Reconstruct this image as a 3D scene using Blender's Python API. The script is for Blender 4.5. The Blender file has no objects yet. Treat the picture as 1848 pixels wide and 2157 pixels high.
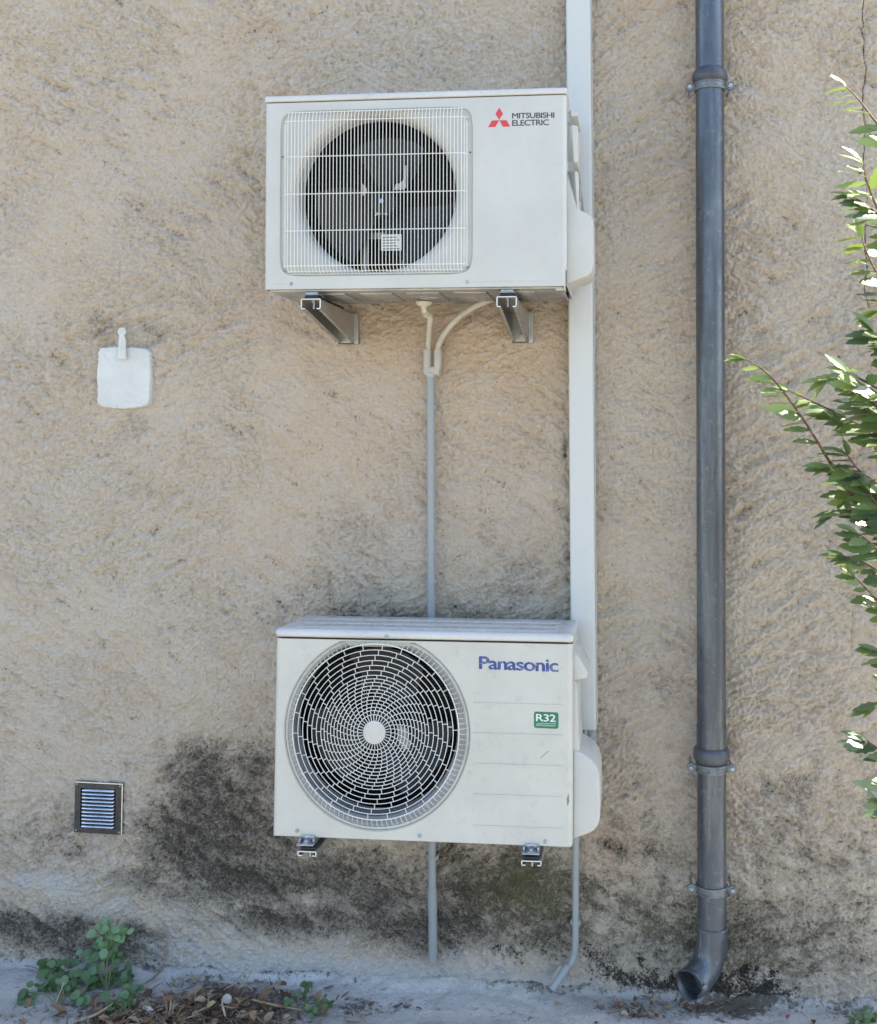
import bpy, bmesh, math, random
import numpy as np
from mathutils import Vector, Matrix
R = math.radians
S = bpy.context.scene
COL = S.collection
rnd = random.Random(7)

# ------------------------------------------------------------------ camera, sky, sun, exposure
CAMP = np.array([0, -3.3, 1.62]); YAW, PITCH, FPX, VX, HY = 5.7, 1.5, 2330.0, 1323.0, 923.0
_y, _p = R(YAW), R(PITCH)
CR = np.array([math.cos(_y), math.sin(_y), 0]); CF = np.array([-math.sin(_y)*math.cos(_p), math.cos(_y)*math.cos(_p), math.sin(_p)])
CU = np.cross(CR, CF)
CX = VX - FPX*CR[1]/CF[1]; CY = HY + FPX*CU[1]/CF[1]
cam = bpy.data.objects.new('camera', bpy.data.cameras.new('camera')); COL.objects.link(cam)
cam.location = CAMP; cam.rotation_euler = (R(90+PITCH), 0, R(YAW))
cam.data.sensor_width = 36; cam.data.lens = FPX/2157*36
cam.data.shift_x = (924-CX)/2157; cam.data.shift_y = (CY-1078.5)/2157
cam.data.clip_start = .05; cam.data.clip_end = 500
S.camera = cam

SUN = Vector((.62, .19, .76)).normalized()
w = bpy.data.worlds.new('World'); S.world = w; w.use_nodes = True
nt = w.node_tree; bg = nt.nodes['Background']
sky = nt.nodes.new('ShaderNodeTexSky'); sky.sky_type = 'NISHITA'; sky.sun_disc = False
sky.sun_elevation = math.asin(SUN.z); sky.sun_rotation = math.atan2(SUN.x, SUN.y)
sky.air_density = 1.0; sky.dust_density = 1.0; sky.ozone_density = 1.0
nt.links.new(sky.outputs[0], bg.inputs[0]); bg.inputs[1].default_value = .15
sun = bpy.data.objects.new('sun', bpy.data.lights.new('sun', 'SUN')); COL.objects.link(sun)
sun.data.energy = 5.0; sun.data.angle = R(.5); sun.data.color = (1, .93, .82)
sun.rotation_euler = (-SUN).to_track_quat('-Z', 'Y').to_euler()
S.view_settings.view_transform = 'Standard'; S.view_settings.look = 'None'
S.view_settings.exposure = 1.42; S.view_settings.gamma = 1
S.cycles.max_bounces = 6; S.cycles.diffuse_bounces = 4

# ------------------------------------------------------------------ helpers
def at(px, py, Y=0.0, Z=None):
    """point of the world seen at photo pixel px, py and standing at depth Y (or height Z)"""
    d = CF + CR*(px-CX)/FPX - CU*(py-CY)/FPX
    t = (Y-CAMP[1])/d[1] if Z is None else (Z-CAMP[2])/d[2]
    return Vector(CAMP + d*t)

def tag(o, label=None, cat=None, group=None, kind=None):
    if label: o['label'] = label
    if cat: o['category'] = cat
    if group: o['group'] = group
    if kind: o['kind'] = kind
    return o

def root(name, loc, label, cat, group=None, rot=(0, 0, 0)):
    o = bpy.data.objects.new(name, None); COL.objects.link(o)
    o.location = loc; o.rotation_euler = rot; o.empty_display_size = .05
    return tag(o, label, cat, group)

def mesh_obj(name, verts, faces, m, parent=None, smooth=False, autos=None):
    me = bpy.data.meshes.new(name); me.from_pydata([tuple(v) for v in verts], [], faces); me.update()
    if m: me.materials.append(m)
    if smooth:
        for p in me.polygons: p.use_smooth = True
        if autos:
            try: me.set_sharp_from_angle(angle=R(autos))
            except Exception: pass
    o = bpy.data.objects.new(name, me); COL.objects.link(o); o.parent = parent
    return o

class MB:
    def __init__(s): s.v = []; s.f = []
    def add(s, v, f):
        n = len(s.v); s.v += [Vector(a) for a in v]; s.f += [tuple(i+n for i in q) for q in f]; return s
    def box(s, a, b, bev=0, seg=2, rot=None, M=None):
        bm = bmesh.new(); bmesh.ops.create_cube(bm, size=1)
        c = [(a[i]+b[i])/2 for i in range(3)]; d = [max(abs(b[i]-a[i]), 1e-5) for i in range(3)]
        bmesh.ops.scale(bm, vec=d, verts=bm.verts)
        if bev: bmesh.ops.bevel(bm, geom=bm.edges[:], offset=min(bev, min(d)*.49), segments=seg, profile=.5, affect='EDGES')
        if rot: bmesh.ops.rotate(bm, matrix=rot, verts=bm.verts)
        bmesh.ops.translate(bm, vec=c, verts=bm.verts)
        if M: bmesh.ops.transform(bm, matrix=M, verts=bm.verts)
        bm.verts.index_update()
        s.add([v.co.copy() for v in bm.verts], [tuple(v.index for v in f.verts) for f in bm.faces]); bm.free(); return s
    def prism(s, poly, y0, y1, bev=0, seg=2, to=lambda u, v, y: (u, y, v)):
        """outline poly in (x,z), given thickness from y0 to y1"""
        bm = bmesh.new()
        A = [bm.verts.new((u, y0, v)) for u, v in poly]; B = [bm.verts.new((u, y1, v)) for u, v in poly]
        n = len(poly); bm.faces.new(A); bm.faces.new(B[::-1])
        for i in range(n): bm.faces.new((A[i], B[i], B[(i+1) % n], A[(i+1) % n]))
        bmesh.ops.recalc_face_normals(bm, faces=bm.faces)
        if bev: bmesh.ops.bevel(bm, geom=bm.edges[:], offset=bev, segments=seg, profile=.5, affect='EDGES', clamp_overlap=True)
        bmesh.ops.triangulate(bm, faces=[f for f in bm.faces if len(f.verts) > 4])
        bm.verts.index_update()
        s.add([to(v.co.x, v.co.z, v.co.y) for v in bm.verts], [tuple(v.index for v in f.verts) for f in bm.faces]); bm.free(); return s
    def tube(s, pts, r, n=8, closed=False, caps=True, squash=None):
        P = [Vector(p) for p in pts]; m = len(P)
        rr = r if isinstance(r, (list, tuple)) else [r]*m
        T = []
        for i in range(m):
            a = P[(i-1) % m] if (closed or i > 0) else P[i]; b = P[(i+1) % m] if (closed or i < m-1) else P[i]
            t = (b-a); T.append(t.normalized() if t.length > 1e-9 else Vector((0, 0, 1)))
        ref = Vector((0, 1, 0)) if abs(T[0].y) < .9 else Vector((1, 0, 0))
        N = (ref - T[0]*ref.dot(T[0])).normalized()
        V = []
        for i in range(m):
            N = N - T[i]*N.dot(T[i])
            if N.length < 1e-6: N = T[i].orthogonal()
            N.normalize(); Bn = T[i].cross(N)
            for k in range(n):
                a = 2*math.pi*k/n
                V.append(P[i] + (N*math.cos(a) + Bn*math.sin(a))*rr[i])
        F = []
        for i in range(m if closed else m-1):
            j = (i+1) % m
            for k in range(n):
                F.append((i*n+k, j*n+k, j*n+(k+1) % n, i*n+(k+1) % n))
        if caps and not closed:
            F.append(tuple(range(n))[::1]); F.append(tuple((m-1)*n+k for k in range(n))[::-1])
        return s.add(V, F)
    def lathe(s, c, prof, n=32, axis='y', sx=1, sz=1):
        """prof: (radius, offset along axis)"""
        V = []; F = []; m = len(prof)
        for r, h in prof:
            for k in range(n):
                a = 2*math.pi*k/n
                ca, sa = math.cos(a)*r, math.sin(a)*r
                if axis == 'y': V.append((c[0]+ca*sx, c[1]+h, c[2]+sa*sz))
                elif axis == 'z': V.append((c[0]+ca, c[1]+sa, c[2]+h))
                else: V.append((c[0]+h, c[1]+ca, c[2]+sa))
        for i in range(m-1):
            for k in range(n):
                F.append((i*n+k, i*n+(k+1) % n, (i+1)*n+(k+1) % n, (i+1)*n+k))
        if prof[0][0] > 0: pass
        return s.add(V, F)
    def disc(s, c, r, n=24, axis='y', sx=1, sz=1):
        V = []
        for k in range(n):
            a = 2*math.pi*k/n
            V.append((c[0]+math.cos(a)*r*sx, c[1], c[2]+math.sin(a)*r*sz) if axis == 'y' else (c[0]+math.cos(a)*r, c[1]+math.sin(a)*r, c[2]))
        return s.add(V, [tuple(range(n))])
    def build(s, name, m, parent=None, smooth=True, autos=35, fix=True):
        o = mesh_obj(name, s.v, s.f, m, parent)
        if fix:
            bm = bmesh.new(); bm.from_mesh(o.data); bmesh.ops.recalc_face_normals(bm, faces=bm.faces); bm.to_mesh(o.data); bm.free()
        if smooth:
            for p in o.data.polygons: p.use_smooth = True
            try: o.data.set_sharp_from_angle(angle=R(autos))
            except Exception: pass
        return o

def plate_with_hole(mb, x0, x1, z0, z1, hole, y, n=96):
    """flat plate y=const, hole(angle)->(x,z) about centre"""
    cx, cz = hole['c']
    ang = [2*math.pi*k/n for k in range(n)] + [math.atan2(z-cz, x-cx) % (2*math.pi) for x in (x0, x1) for z in (z0, z1)] + [a % (2*math.pi) for a in hole.get('extra', [])]
    ang = sorted(set(round(a, 6) for a in ang))
    V = []
    for a in ang:
        dx, dz = math.cos(a), math.sin(a)
        t = min([((x1-cx)/dx if dx > 0 else (x0-cx)/dx) if abs(dx) > 1e-9 else 1e9, ((z1-cz)/dz if dz > 0 else (z0-cz)/dz) if abs(dz) > 1e-9 else 1e9])
        V.append((cx+dx*t, y, cz+dz*t)); hx, hz = hole['f'](a); V.append((hx, y, hz))
    m = len(ang)
    mb.add(V, [(2*i, 2*((i+1) % m), 2*((i+1) % m)+1, 2*i+1) for i in range(m)])
    return [V[2*i+1] for i in range(m)]

def loft(mb, A, B):
    n = len(A); mb.add(list(A)+list(B), [(i, (i+1) % n, n+(i+1) % n, n+i) for i in range(n)])

# ---------- materials
def new_mat(name):
    m = bpy.data.materials.new(name); m.use_nodes = True
    return m, m.node_tree, m.node_tree.nodes['Principled BSDF']
def N(nt, t, **k):
    n = nt.nodes.new(t)
    for a, b in k.items(): setattr(n, a, b)
    return n
def noise(nt, scale, detail=4, rough=.55, co=None, dist=0):
    n = N(nt, 'ShaderNodeTexNoise'); n.inputs['Scale'].default_value = scale; n.inputs['Detail'].default_value = detail
    n.inputs['Roughness'].default_value = rough; n.inputs['Distortion'].default_value = dist
    if co: nt.links.new(co, n.inputs['Vector'])
    return n.outputs['Fac']
def mth(nt, op, a, b=None, clamp=False):
    n = N(nt, 'ShaderNodeMath', operation=op); n.use_clamp = clamp
    for i, x in enumerate((a, b)):
        if x is None: continue
        if hasattr(x, 'links'): nt.links.new(x, n.inputs[i])
        else: n.inputs[i].default_value = x
    return n.outputs[0]
def ramp(nt, x, a, b, lo=0.0, hi=1.0):
    n = N(nt, 'ShaderNodeMapRange'); n.interpolation_type = 'SMOOTHSTEP'
    nt.links.new(x, n.inputs[0])
    for i, v in enumerate((a, b, lo, hi)): n.inputs[i+1].default_value = v
    return n.outputs[0]
def mix(nt, f, a, b, mode='MIX'):
    n = N(nt, 'ShaderNodeMix', data_type='RGBA', blend_type=mode)
    for s, x in ((n.inputs[0], f), (n.inputs[6], a), (n.inputs[7], b)):
        if hasattr(x, 'links'): nt.links.new(x, s)
        else: s.default_value = x if not isinstance(x, tuple) else (*x, 1)
    return n.outputs[2]
def bump(nt, h, strength, dist, prev=None):
    n = N(nt, 'ShaderNodeBump'); n.inputs['Strength'].default_value = strength; n.inputs['Distance'].default_value = dist
    nt.links.new(h, n.inputs['Height'])
    if prev: nt.links.new(prev, n.inputs['Normal'])
    return n.outputs[0]
def geo_pos(nt): return N(nt, 'ShaderNodeNewGeometry').outputs['Position']

def simple(name, c, rough=.5, metal=0.0, vary=.12, scale=12, c2=None, bmp=0.0, bscale=200, spec=.5, streak=False, grime=0.0, gc=(.12, .10, .08)):
    m, nt, b = new_mat(name)
    p = geo_pos(nt)
    co = p
    if streak:
        mp = N(nt, 'ShaderNodeMapping'); mp.inputs['Scale'].default_value = (1, 1, .12); nt.links.new(p, mp.inputs[0]); co = mp.outputs[0]
    f = noise(nt, scale, 5, .6, co)
    f = ramp(nt, f, .3, .72)
    c2 = c2 or tuple(x*(1-vary*1.6) for x in c)
    col = mix(nt, f, c, c2)
    if grime:
        g = ramp(nt, noise(nt, scale*5, 6, .7, p), .52, .75, 0, grime)
        col = mix(nt, g, col, gc)
    nt.links.new(col, b.inputs['Base Color'])
    b.inputs['Metallic'].default_value = metal
    rr = ramp(nt, noise(nt, scale*2.3, 4, .6, p), .2, .8, max(.02, rough-.1), min(1, rough+.12)); nt.links.new(rr, b.inputs['Roughness'])
    b.inputs['Specular IOR Level'].default_value = spec
    if bmp: nt.links.new(bump(nt, noise(nt, bscale, 3, .6, p), bmp, .001), b.inputs['Normal'])
    return m

M = {}
M['cream'] = simple('cream_painted_steel', (.56, .565, .53), .38, 0, .05, 6, grime=.10, bmp=.15, bscale=900)
M['cream2'] = simple('weathered_cream_steel', (.56, .555, .505), .36, 0, .06, 7, grime=.16, bmp=.15, bscale=900)
M['lid'] = simple('pale_steel_lid', (.60, .61, .60), .28, 0, .06, 8, grime=.14)
M['pcover'] = simple('pale_plastic', (.55, .55, .52), .45, 0, .05, 9, grime=.10)
M['wire'] = simple('white_coated_wire', (.78, .78, .73), .35, 0, .05, 20)
M['ring'] = simple('aged_white_plastic', (.72, .72, .68), .4, 0, .08, 14, grime=.2)
M['skirt'] = simple('dusty_white_plastic', (.60, .59, .54), .5, 0, .15, 14, grime=.5, gc=(.16, .13, .10))
M['dark'] = simple('dark_interior', (.012, .012, .014), .6, 0, .2, 20)
M['blade'] = simple('dark_fan_plastic', (.016, .017, .021), .5, 0, .25, 12)
M['coil'] = simple('coil_fins', (.05, .05, .055), .45, .6, .4, 60)
M['zincplate'] = simple('galvanised_steel', (.42, .45, .50), .32, .85, .2, 35, grime=.15)
M['pan'] = simple('base_pan_steel', (.30, .33, .37), .30, .7, .35, 9, c2=(.52, .50, .46))
M['bracket'] = simple('bracket_steel', (.50, .49, .46), .36, .75, .15, 20, grime=.2)
M['bracket_edge'] = simple('white_bracket_edge', (.75, .75, .72), .4, 0, .1, 20)
M['rubber'] = simple('black_rubber', (.02, .02, .022), .6, 0, .2, 30)
M['duct'] = simple('white_duct_plastic', (.61, .625, .605), .42, 0, .05, 3, streak=True, grime=.06)
M['grey_pvc'] = simple('grey_pvc', (.33, .355, .37), .42, 0, .1, 6, streak=True, grime=.12)
M['hose'] = simple('cream_hose', (.60, .57, .49), .5, 0, .08, 20, grime=.15)
M['coupler'] = simple('grey_coupler', (.47, .46, .42), .45, 0, .08, 20)
M['lag'] = simple('pipe_lagging', (.42, .44, .46), .6, 0, .3, 40)
M['paint'] = simple('thick_white_paint', (.64, .655, .64), .5, 0, .08, 14, bmp=.5, bscale=110, grime=.10)
M['red'] = simple('red_print', (.62, .05, .07), .4, 0, .03, 30)
M['ink'] = simple('dark_ink', (.05, .05, .06), .45, 0, .05, 30)
M['green'] = simple('green_sticker', (.02, .17, .10), .35, 0, .08, 20)
M['white'] = simple('white_print', (.72, .76, .72), .4, 0, .05, 20)
M['darkslot'] = simple('dark_slot', (.05, .05, .05), .7, 0, .1, 30)
M['ventframe'] = simple('dark_brushed_metal', (.075, .082, .09), .3, .75, .25, 30, grime=.15, gc=(.2, .1, .05))
M['ventslat'] = simple('bright_metal_slat', (.72, .74, .78), .22, .9, .1, 30)
M['patina'] = simple('downpipe_lip', (.10, .112, .135), .42, .4, .25, 20)
M['zincclamp'] = simple('zinc_clamp', (.21, .235, .25), .45, .5, .3, 40, grime=.2)

def m_downpipe():
    m, nt, b = new_mat('aged_zinc_pipe'); p = geo_pos(nt)
    mp = N(nt, 'ShaderNodeMapping'); mp.inputs['Scale'].default_value = (1, 1, .10); nt.links.new(p, mp.inputs[0])
    a = ramp(nt, noise(nt, 26, 6, .7, mp.outputs[0], .4), .42, .68)
    a2 = ramp(nt, noise(nt, 40, 6, .75, p, .5), .56, .66)
    c = mix(nt, a, (.088, .102, .122), (.15, .17, .19)); c = mix(nt, mth(nt, 'MULTIPLY', a2, .55), c, (.22, .235, .245))
    s = ramp(nt, noise(nt, 60, 5, .7, mp.outputs[0]), .58, .72)
    c = mix(nt, mth(nt, 'MULTIPLY', s, .35), c, (.07, .07, .08))
    nt.links.new(c, b.inputs['Base Color']); b.inputs['Metallic'].default_value = .55
    nt.links.new(ramp(nt, noise(nt, 30, 4, .6, p), .2, .8, .22, .46), b.inputs['Roughness'])
    nt.links.new(bump(nt, noise(nt, 300, 3, .6, p), .15, .001), b.inputs['Normal'])
    return m
M['zinc'] = m_downpipe()

def m_logo_blue():
    m, nt, b = new_mat('faded_blue_print'); p = geo_pos(nt)
    f = ramp(nt, noise(nt, 90, 6, .75, p), .50, .64, 0, .75)
    x = N(nt, 'ShaderNodeSeparateXYZ'); nt.links.new(p, x.inputs[0])
    c = mix(nt, f, (.030, .055, .23), (.27, .31, .45))
    nt.links.new(c, b.inputs['Base Color']); b.inputs['Roughness'].default_value = .45
    return m
M['blue'] = m_logo_blue()

# ---------- lattice noise in numpy, for relief and stain maps
def _h(ix, iy, s):
    n = (ix.astype(np.int64)*374761393 + iy.astype(np.int64)*668265263 + s*1274126177) & 0xffffffff
    n = ((n ^ (n >> 13))*1274126177) & 0xffffffff
    return ((n ^ (n >> 16)) & 0xffff)/65535.0*2*np.pi
def pn(x, y, s=0):
    xi = np.floor(x); yi = np.floor(y); fx = x-xi; fy = y-yi
    u = fx*fx*fx*(fx*(fx*6-15)+10); v = fy*fy*fy*(fy*(fy*6-15)+10)
    def g(dx, dy):
        a = _h(xi+dx, yi+dy, s); return np.cos(a)*(fx-dx)+np.sin(a)*(fy-dy)
    return ((g(0, 0)*(1-u)+g(1, 0)*u)*(1-v)+(g(0, 1)*(1-u)+g(1, 1)*u)*v)*1.5
def fbm(x, y, o=4, s=0, g=.5):
    t = 0; a = 1; n = 0
    for i in range(o): t = t+a*pn(x*2**i+i*17.3, y*2**i-i*9.1, s+i); n += a; a *= g
    return t/n
def ss(a, b, x): t = np.clip((x-a)/(b-a), 0, 1); return t*t*(3-2*t)
def axis(lo, a, b, hi, step, n=12):
    e1 = a-(np.geomspace(1, 1+abs(a-lo), n)[1:]-1)[::-1]; e2 = b+np.geomspace(1, 1+abs(hi-b), n)[1:]-1
    return np.concatenate([e1, np.arange(a, b, step), [b], e2])
def grid_obj(name, P, nx, nz, attrs, m):
    me = bpy.data.meshes.new(name)
    me.vertices.add(nx*nz); me.vertices.foreach_set('co', P.astype(np.float32).ravel())
    i = np.arange(nx*nz).reshape(nz, nx)
    q = np.stack([i[:-1, :-1], i[:-1, 1:], i[1:, 1:], i[1:, :-1]], -1).reshape(-1, 4)
    nf = len(q); me.loops.add(nf*4); me.polygons.add(nf)
    me.loops.foreach_set('vertex_index', q.astype(np.int32).ravel())
    me.polygons.foreach_set('loop_start', np.arange(0, nf*4, 4, dtype=np.int32))
    try: me.polygons.foreach_set('loop_total', np.full(nf, 4, dtype=np.int32))
    except Exception: pass
    me.polygons.foreach_set('use_smooth', np.ones(nf, dtype=bool))
    me.update(calc_edges=True)
    for k, a in attrs.items():
        at_ = me.attributes.new(k, 'FLOAT', 'POINT'); at_.data.foreach_set('value', a.astype(np.float32).ravel())
    me.materials.append(m); me.validate()
    o = bpy.data.objects.new(name, me); COL.objects.link(o); return o
def attr(nt, n): a = N(nt, 'ShaderNodeAttribute'); a.attribute_name = n; return a.outputs['Fac']

# ------------------------------------------------------------------ the house wall
def wall_material():
    m, nt, b = new_mat('rough_cast_render'); p = geo_pos(nt)
    dirt_dim, moss, lime_flare, warm, mould, crack, hgt = (attr(nt, k) for k in ('dirt_dim', 'moss', 'lime_flare', 'warm', 'mould', 'crack', 'hgt'))
    big = ramp(nt, noise(nt, 2.2, 5, .6, p, .4), .35, .68); med = ramp(nt, noise(nt, 16, 6, .65, p, .6), .35, .68)
    fine = noise(nt, 120, 6, .75, p, .3); vf = noise(nt, 330, 3, .7, p)
    c = mix(nt, big, (.765, .625, .465), (.775, .68, .55))
    c = mix(nt, mth(nt, 'MULTIPLY', med, .55), c, (.80, .70, .60))
    c = mix(nt, ramp(nt, noise(nt, 34, 6, .7, p, .8), .55, .76, 0, .45), c, (.52, .37, .24))       # ochre hollows
    c = mix(nt, ramp(nt, noise(nt, 8, 5, .65, p, 1.0), .52, .74, 0, .42), c, (.76, .71, .63))      # pale worn plaster
    c = mix(nt, mth(nt, 'MULTIPLY', warm, .7), c, (.74, .52, .34))
    c = mix(nt, ramp(nt, hgt, -.35, -1.1, 0, .22), c, (.40, .30, .20))                                # dust held in the hollows
    c = mix(nt, ramp(nt, hgt, .10, .85, 0, .40), c, (.78, .73, .66))
    c = mix(nt, ramp(nt, fine, .54, .74, 0, .32), c, (.40, .31, .23))
    c = mix(nt, ramp(nt, noise(nt, 150, 5, .75, p, .6), .52, .72, 0, .45), c, (.80, .75, .67))
    sp = N(nt, 'ShaderNodeTexVoronoi'); sp.inputs['Scale'].default_value = 34; nt.links.new(p, sp.inputs['Vector'])
    spn = noise(nt, 9, 3, .6, p)
    spk = mth(nt, 'MULTIPLY', ramp(nt, sp.outputs['Distance'], .13, .07), ramp(nt, spn, .50, .62))
    c = mix(nt, mth(nt, 'MULTIPLY', spk, .6), c, (.13, .10, .08))                                    # small pits
    # stains and painted light: the smooth maps are broken up by fine noise
    nz = mth(nt, 'SUBTRACT', mth(nt, 'ADD', mth(nt, 'MULTIPLY', noise(nt, 55, 8, .8, p, .7), 1.1), mth(nt, 'MULTIPLY', noise(nt, 14, 5, .65, p, .5), .7)), .9)
    hb = mth(nt, 'MULTIPLY', hgt, -.10)
    ff = mth(nt, 'SUBTRACT', mth(nt, 'ADD', mth(nt, 'MULTIPLY', noise(nt, 170, 5, .75, p, .8), .9), mth(nt, 'MULTIPLY', noise(nt, 70, 5, .7, p, 1.2), .8)), .85)
    def broken(a, w, lo, hi, top): return ramp(nt, mth(nt, 'ADD', mth(nt, 'ADD', a, mth(nt, 'MULTIPLY', nz, w)), hb), lo, hi, 0, top)
    c = mix(nt, broken(dirt_dim, 1.3, .10, .95, .82), c, (.22, .19, .15))
    hs = mth(nt, 'MULTIPLY', hgt, -.42)
    dk = mth(nt, 'ADD', mth(nt, 'ADD', mth(nt, 'MULTIPLY', dirt_dim, 1.25), mth(nt, 'MULTIPLY', ff, 3.4)), mth(nt, 'ADD', hs, mth(nt, 'MULTIPLY', nz, .9)))
    c = mix(nt, mth(nt, 'MULTIPLY', ramp(nt, dirt_dim, .10, .50), ramp(nt, dk, .50, 1.45, 0, .82)), c, (.056, .048, .041))
    fl = mth(nt, 'MULTIPLY', ramp(nt, dirt_dim, .3, .8), ramp(nt, mth(nt, 'ADD', mth(nt, 'MULTIPLY', ff, -3.0), mth(nt, 'MULTIPLY', hgt, .7)), .35, .95))
    c = mix(nt, mth(nt, 'MULTIPLY', fl, .70), c, (.40, .365, .31))
    c = mix(nt, broken(moss, 2.0, .30, .95, .55), c, (.135, .135, .050))
    c = mix(nt, broken(lime_flare, 2.4, .20, .95, .86), c, (.72, .71, .69))
    c = mix(nt, ramp(nt, mth(nt, 'ADD', mth(nt, 'ADD', mould, mth(nt, 'MULTIPLY', ff, 2.4)), mth(nt, 'ADD', hs, mth(nt, 'MULTIPLY', nz, 1.3))), .42, .80, 0, .90), c, (.030, .028, .026))
    c = mix(nt, ramp(nt, crack, .0023, .0007), c, (.035, .028, .022))
    nt.links.new(c, b.inputs['Base Color']); b.inputs['Roughness'].default_value = .93; b.inputs['Specular IOR Level'].default_value = .25
    hh = mth(nt, 'ADD', mth(nt, 'MULTIPLY', noise(nt, 105, 6, .74, p, .35), 1.0), mth(nt, 'MULTIPLY', vf, .22))
    nt.links.new(bump(nt, hh, 1.0, .014), b.inputs['Normal'])
    return m

def seg_dist(X, Z, pts):
    d = np.full(X.shape, 9.0)
    for (ax, az), (bx, bz) in zip(pts[:-1], pts[1:]):
        t = np.clip(((X-ax)*(bx-ax)+(Z-az)*(bz-az))/((bx-ax)**2+(bz-az)**2+1e-12), 0, 1)
        d = np.minimum(d, np.hypot(X-ax-t*(bx-ax), Z-az-t*(bz-az)))
    return d

def blobs(X, Z, L):
    """L: (px, py, rx px, ry px, weight): soft ellipses on the wall, saturating sum"""
    t = np.zeros_like(X)
    for px, py, rx, ry, wt in L:
        c = at(px, py, 0); k = 1/706.0
        q = ((X-c.x)/(rx*k))**2+((Z-c.z)/(ry*k))**2
        t = np.maximum(t, wt*np.exp(-q*.9)) if wt > 0 else t+wt*np.exp(-q*.9)
    return np.clip(t, 0, 1.2)

WX0, WX1, WH = -5.5, 1.5, 5.6
def relief(X, Z):
    wx = X+.035*fbm(X*3, Z*3, 3, 5); wz = Z+.035*fbm(X*3+7, Z*3, 3, 9)
    def rot(a): return wx*math.cos(a)+wz*math.sin(a), -wx*math.sin(a)+wz*math.cos(a)
    u, v = rot(R(27)); s1 = fbm(u*13, v*30, 5, 20, .62); r1 = 1-np.abs(fbm(u*5, v*17, 4, 31, .55))*3.0
    u, v = rot(R(-33)); s2 = fbm(u*13, v*30, 5, 40, .62); r2 = 1-np.abs(fbm(u*5, v*17, 4, 51, .55))*3.0
    m = ss(-.12, .16, fbm(X*1.7, Z*1.7, 2, 60)+.10-.07*(X+1.0)*0-.10*ss(-1.6, -.6, X))
    st = s1*(1-m)+s2*m; rd = np.clip(r1*(1-m)+r2*m, -.5, 1)
    wa = X+.012*fbm(X*22, Z*22, 2, 71); wb = Z+.012*fbm(X*22, Z*22, 2, 75)
    worm = 1-np.abs(fbm(wa*26, wb*38, 3, 80, .6))*3.4
    return st, rd, worm
xs = axis(WX0, -2.05, .80, WX1, .0031, 40); zs = axis(-.25, -.12, 3.07, WH, .0031, 60)
xs[-1] = WX1; X, Z = np.meshgrid(xs, zs)
st, rd, worm = relief(X, Z)
low = fbm(X*2.2, Z*2.2, 3, 90)
rough_mask = ss(-.25, .25, fbm(X*2.6, Z*2.6, 3, 95)+.08)
calm = blobs(X, Z, [(930, 800, 330, 260, .75), (1000, 1000, 250, 150, .5), (1250, 900, 120, 700, .35), (60, 560, 120, 120, .3)])
amp = (.72+.45*rough_mask)*(1-.45*calm)
wc = X+.006*fbm(X*50, Z*50, 2, 171); wd_ = Z+.006*fbm(X*50, Z*50, 2, 175); fw_ = 1-np.abs(fbm(wc*58, wd_*80, 2, 180, .6))*3.2
wk = .25+.75*ss(-.2, .25, fbm(X*4, Z*4, 3, 300))
hgt = .90*st+.60*(rd-.45)+.36*wk*(np.clip(worm, -.6, 1)-.30)+.30*(np.clip(fw_, -.5, 1)-.30)
H = .012*low+amp*.0118*hgt+.0022*fbm(X*100, Z*100, 2, 99, .75)
# foot of the wall: lumpy, pushed out a little
foot = ss(.14, -.02, Z); H = H+foot*(.018+.012*fbm(X*9, Z*12, 4, 120, .6))
cr = [at(px, py, 0) for px, py in [(1818, -60), (1819, 0), (1816, 40), (1820, 55), (1814, 62), (1820, 85), (1819, 120), (1824, 140), (1825, 165), (1817, 190), (1818, 225), (1822, 260), (1821, 300), (1818, 345), (1823, 370), (1827, 420), (1824, 470), (1822, 520), (1827, 560), (1822, 600), (1822, 620), (1833, 645)]]
cr2 = [at(px, py, 0) for px, py in [(1834, 650), (1836, 700), (1850, 780), (1846, 900)]]
cr3 = [at(px, py, 0) for px, py in [(1820, 1262), (1797, 1282), (1795, 1330), (1794, 1370)]]
wig = .0022*fbm(X*60, Z*60, 3, 140)
crack = np.minimum(np.minimum(seg_dist(X+wig, Z+wig, [(c.x, c.z) for c in cr]), seg_dist(X+wig, Z, [(c.x, c.z) for c in cr2])+.0010), seg_dist(X+wig, Z, [(c.x, c.z) for c in cr3])+.0008)
for pxx, yy in ((1770, 0),):
    crack = np.minimum(crack, seg_dist(X+wig, Z, [(at(pxx-2, -5, 0).x, at(0, -5, 0).z), (at(pxx, 60, 0).x, at(pxx, 60, 0).z)])+.0016)
H = H-.004*ss(.007, .001, crack)
wob = fbm(X*5, Z*5, 4, 150)*.45+fbm(X*16, Z*16, 4, 155)*.3
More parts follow.
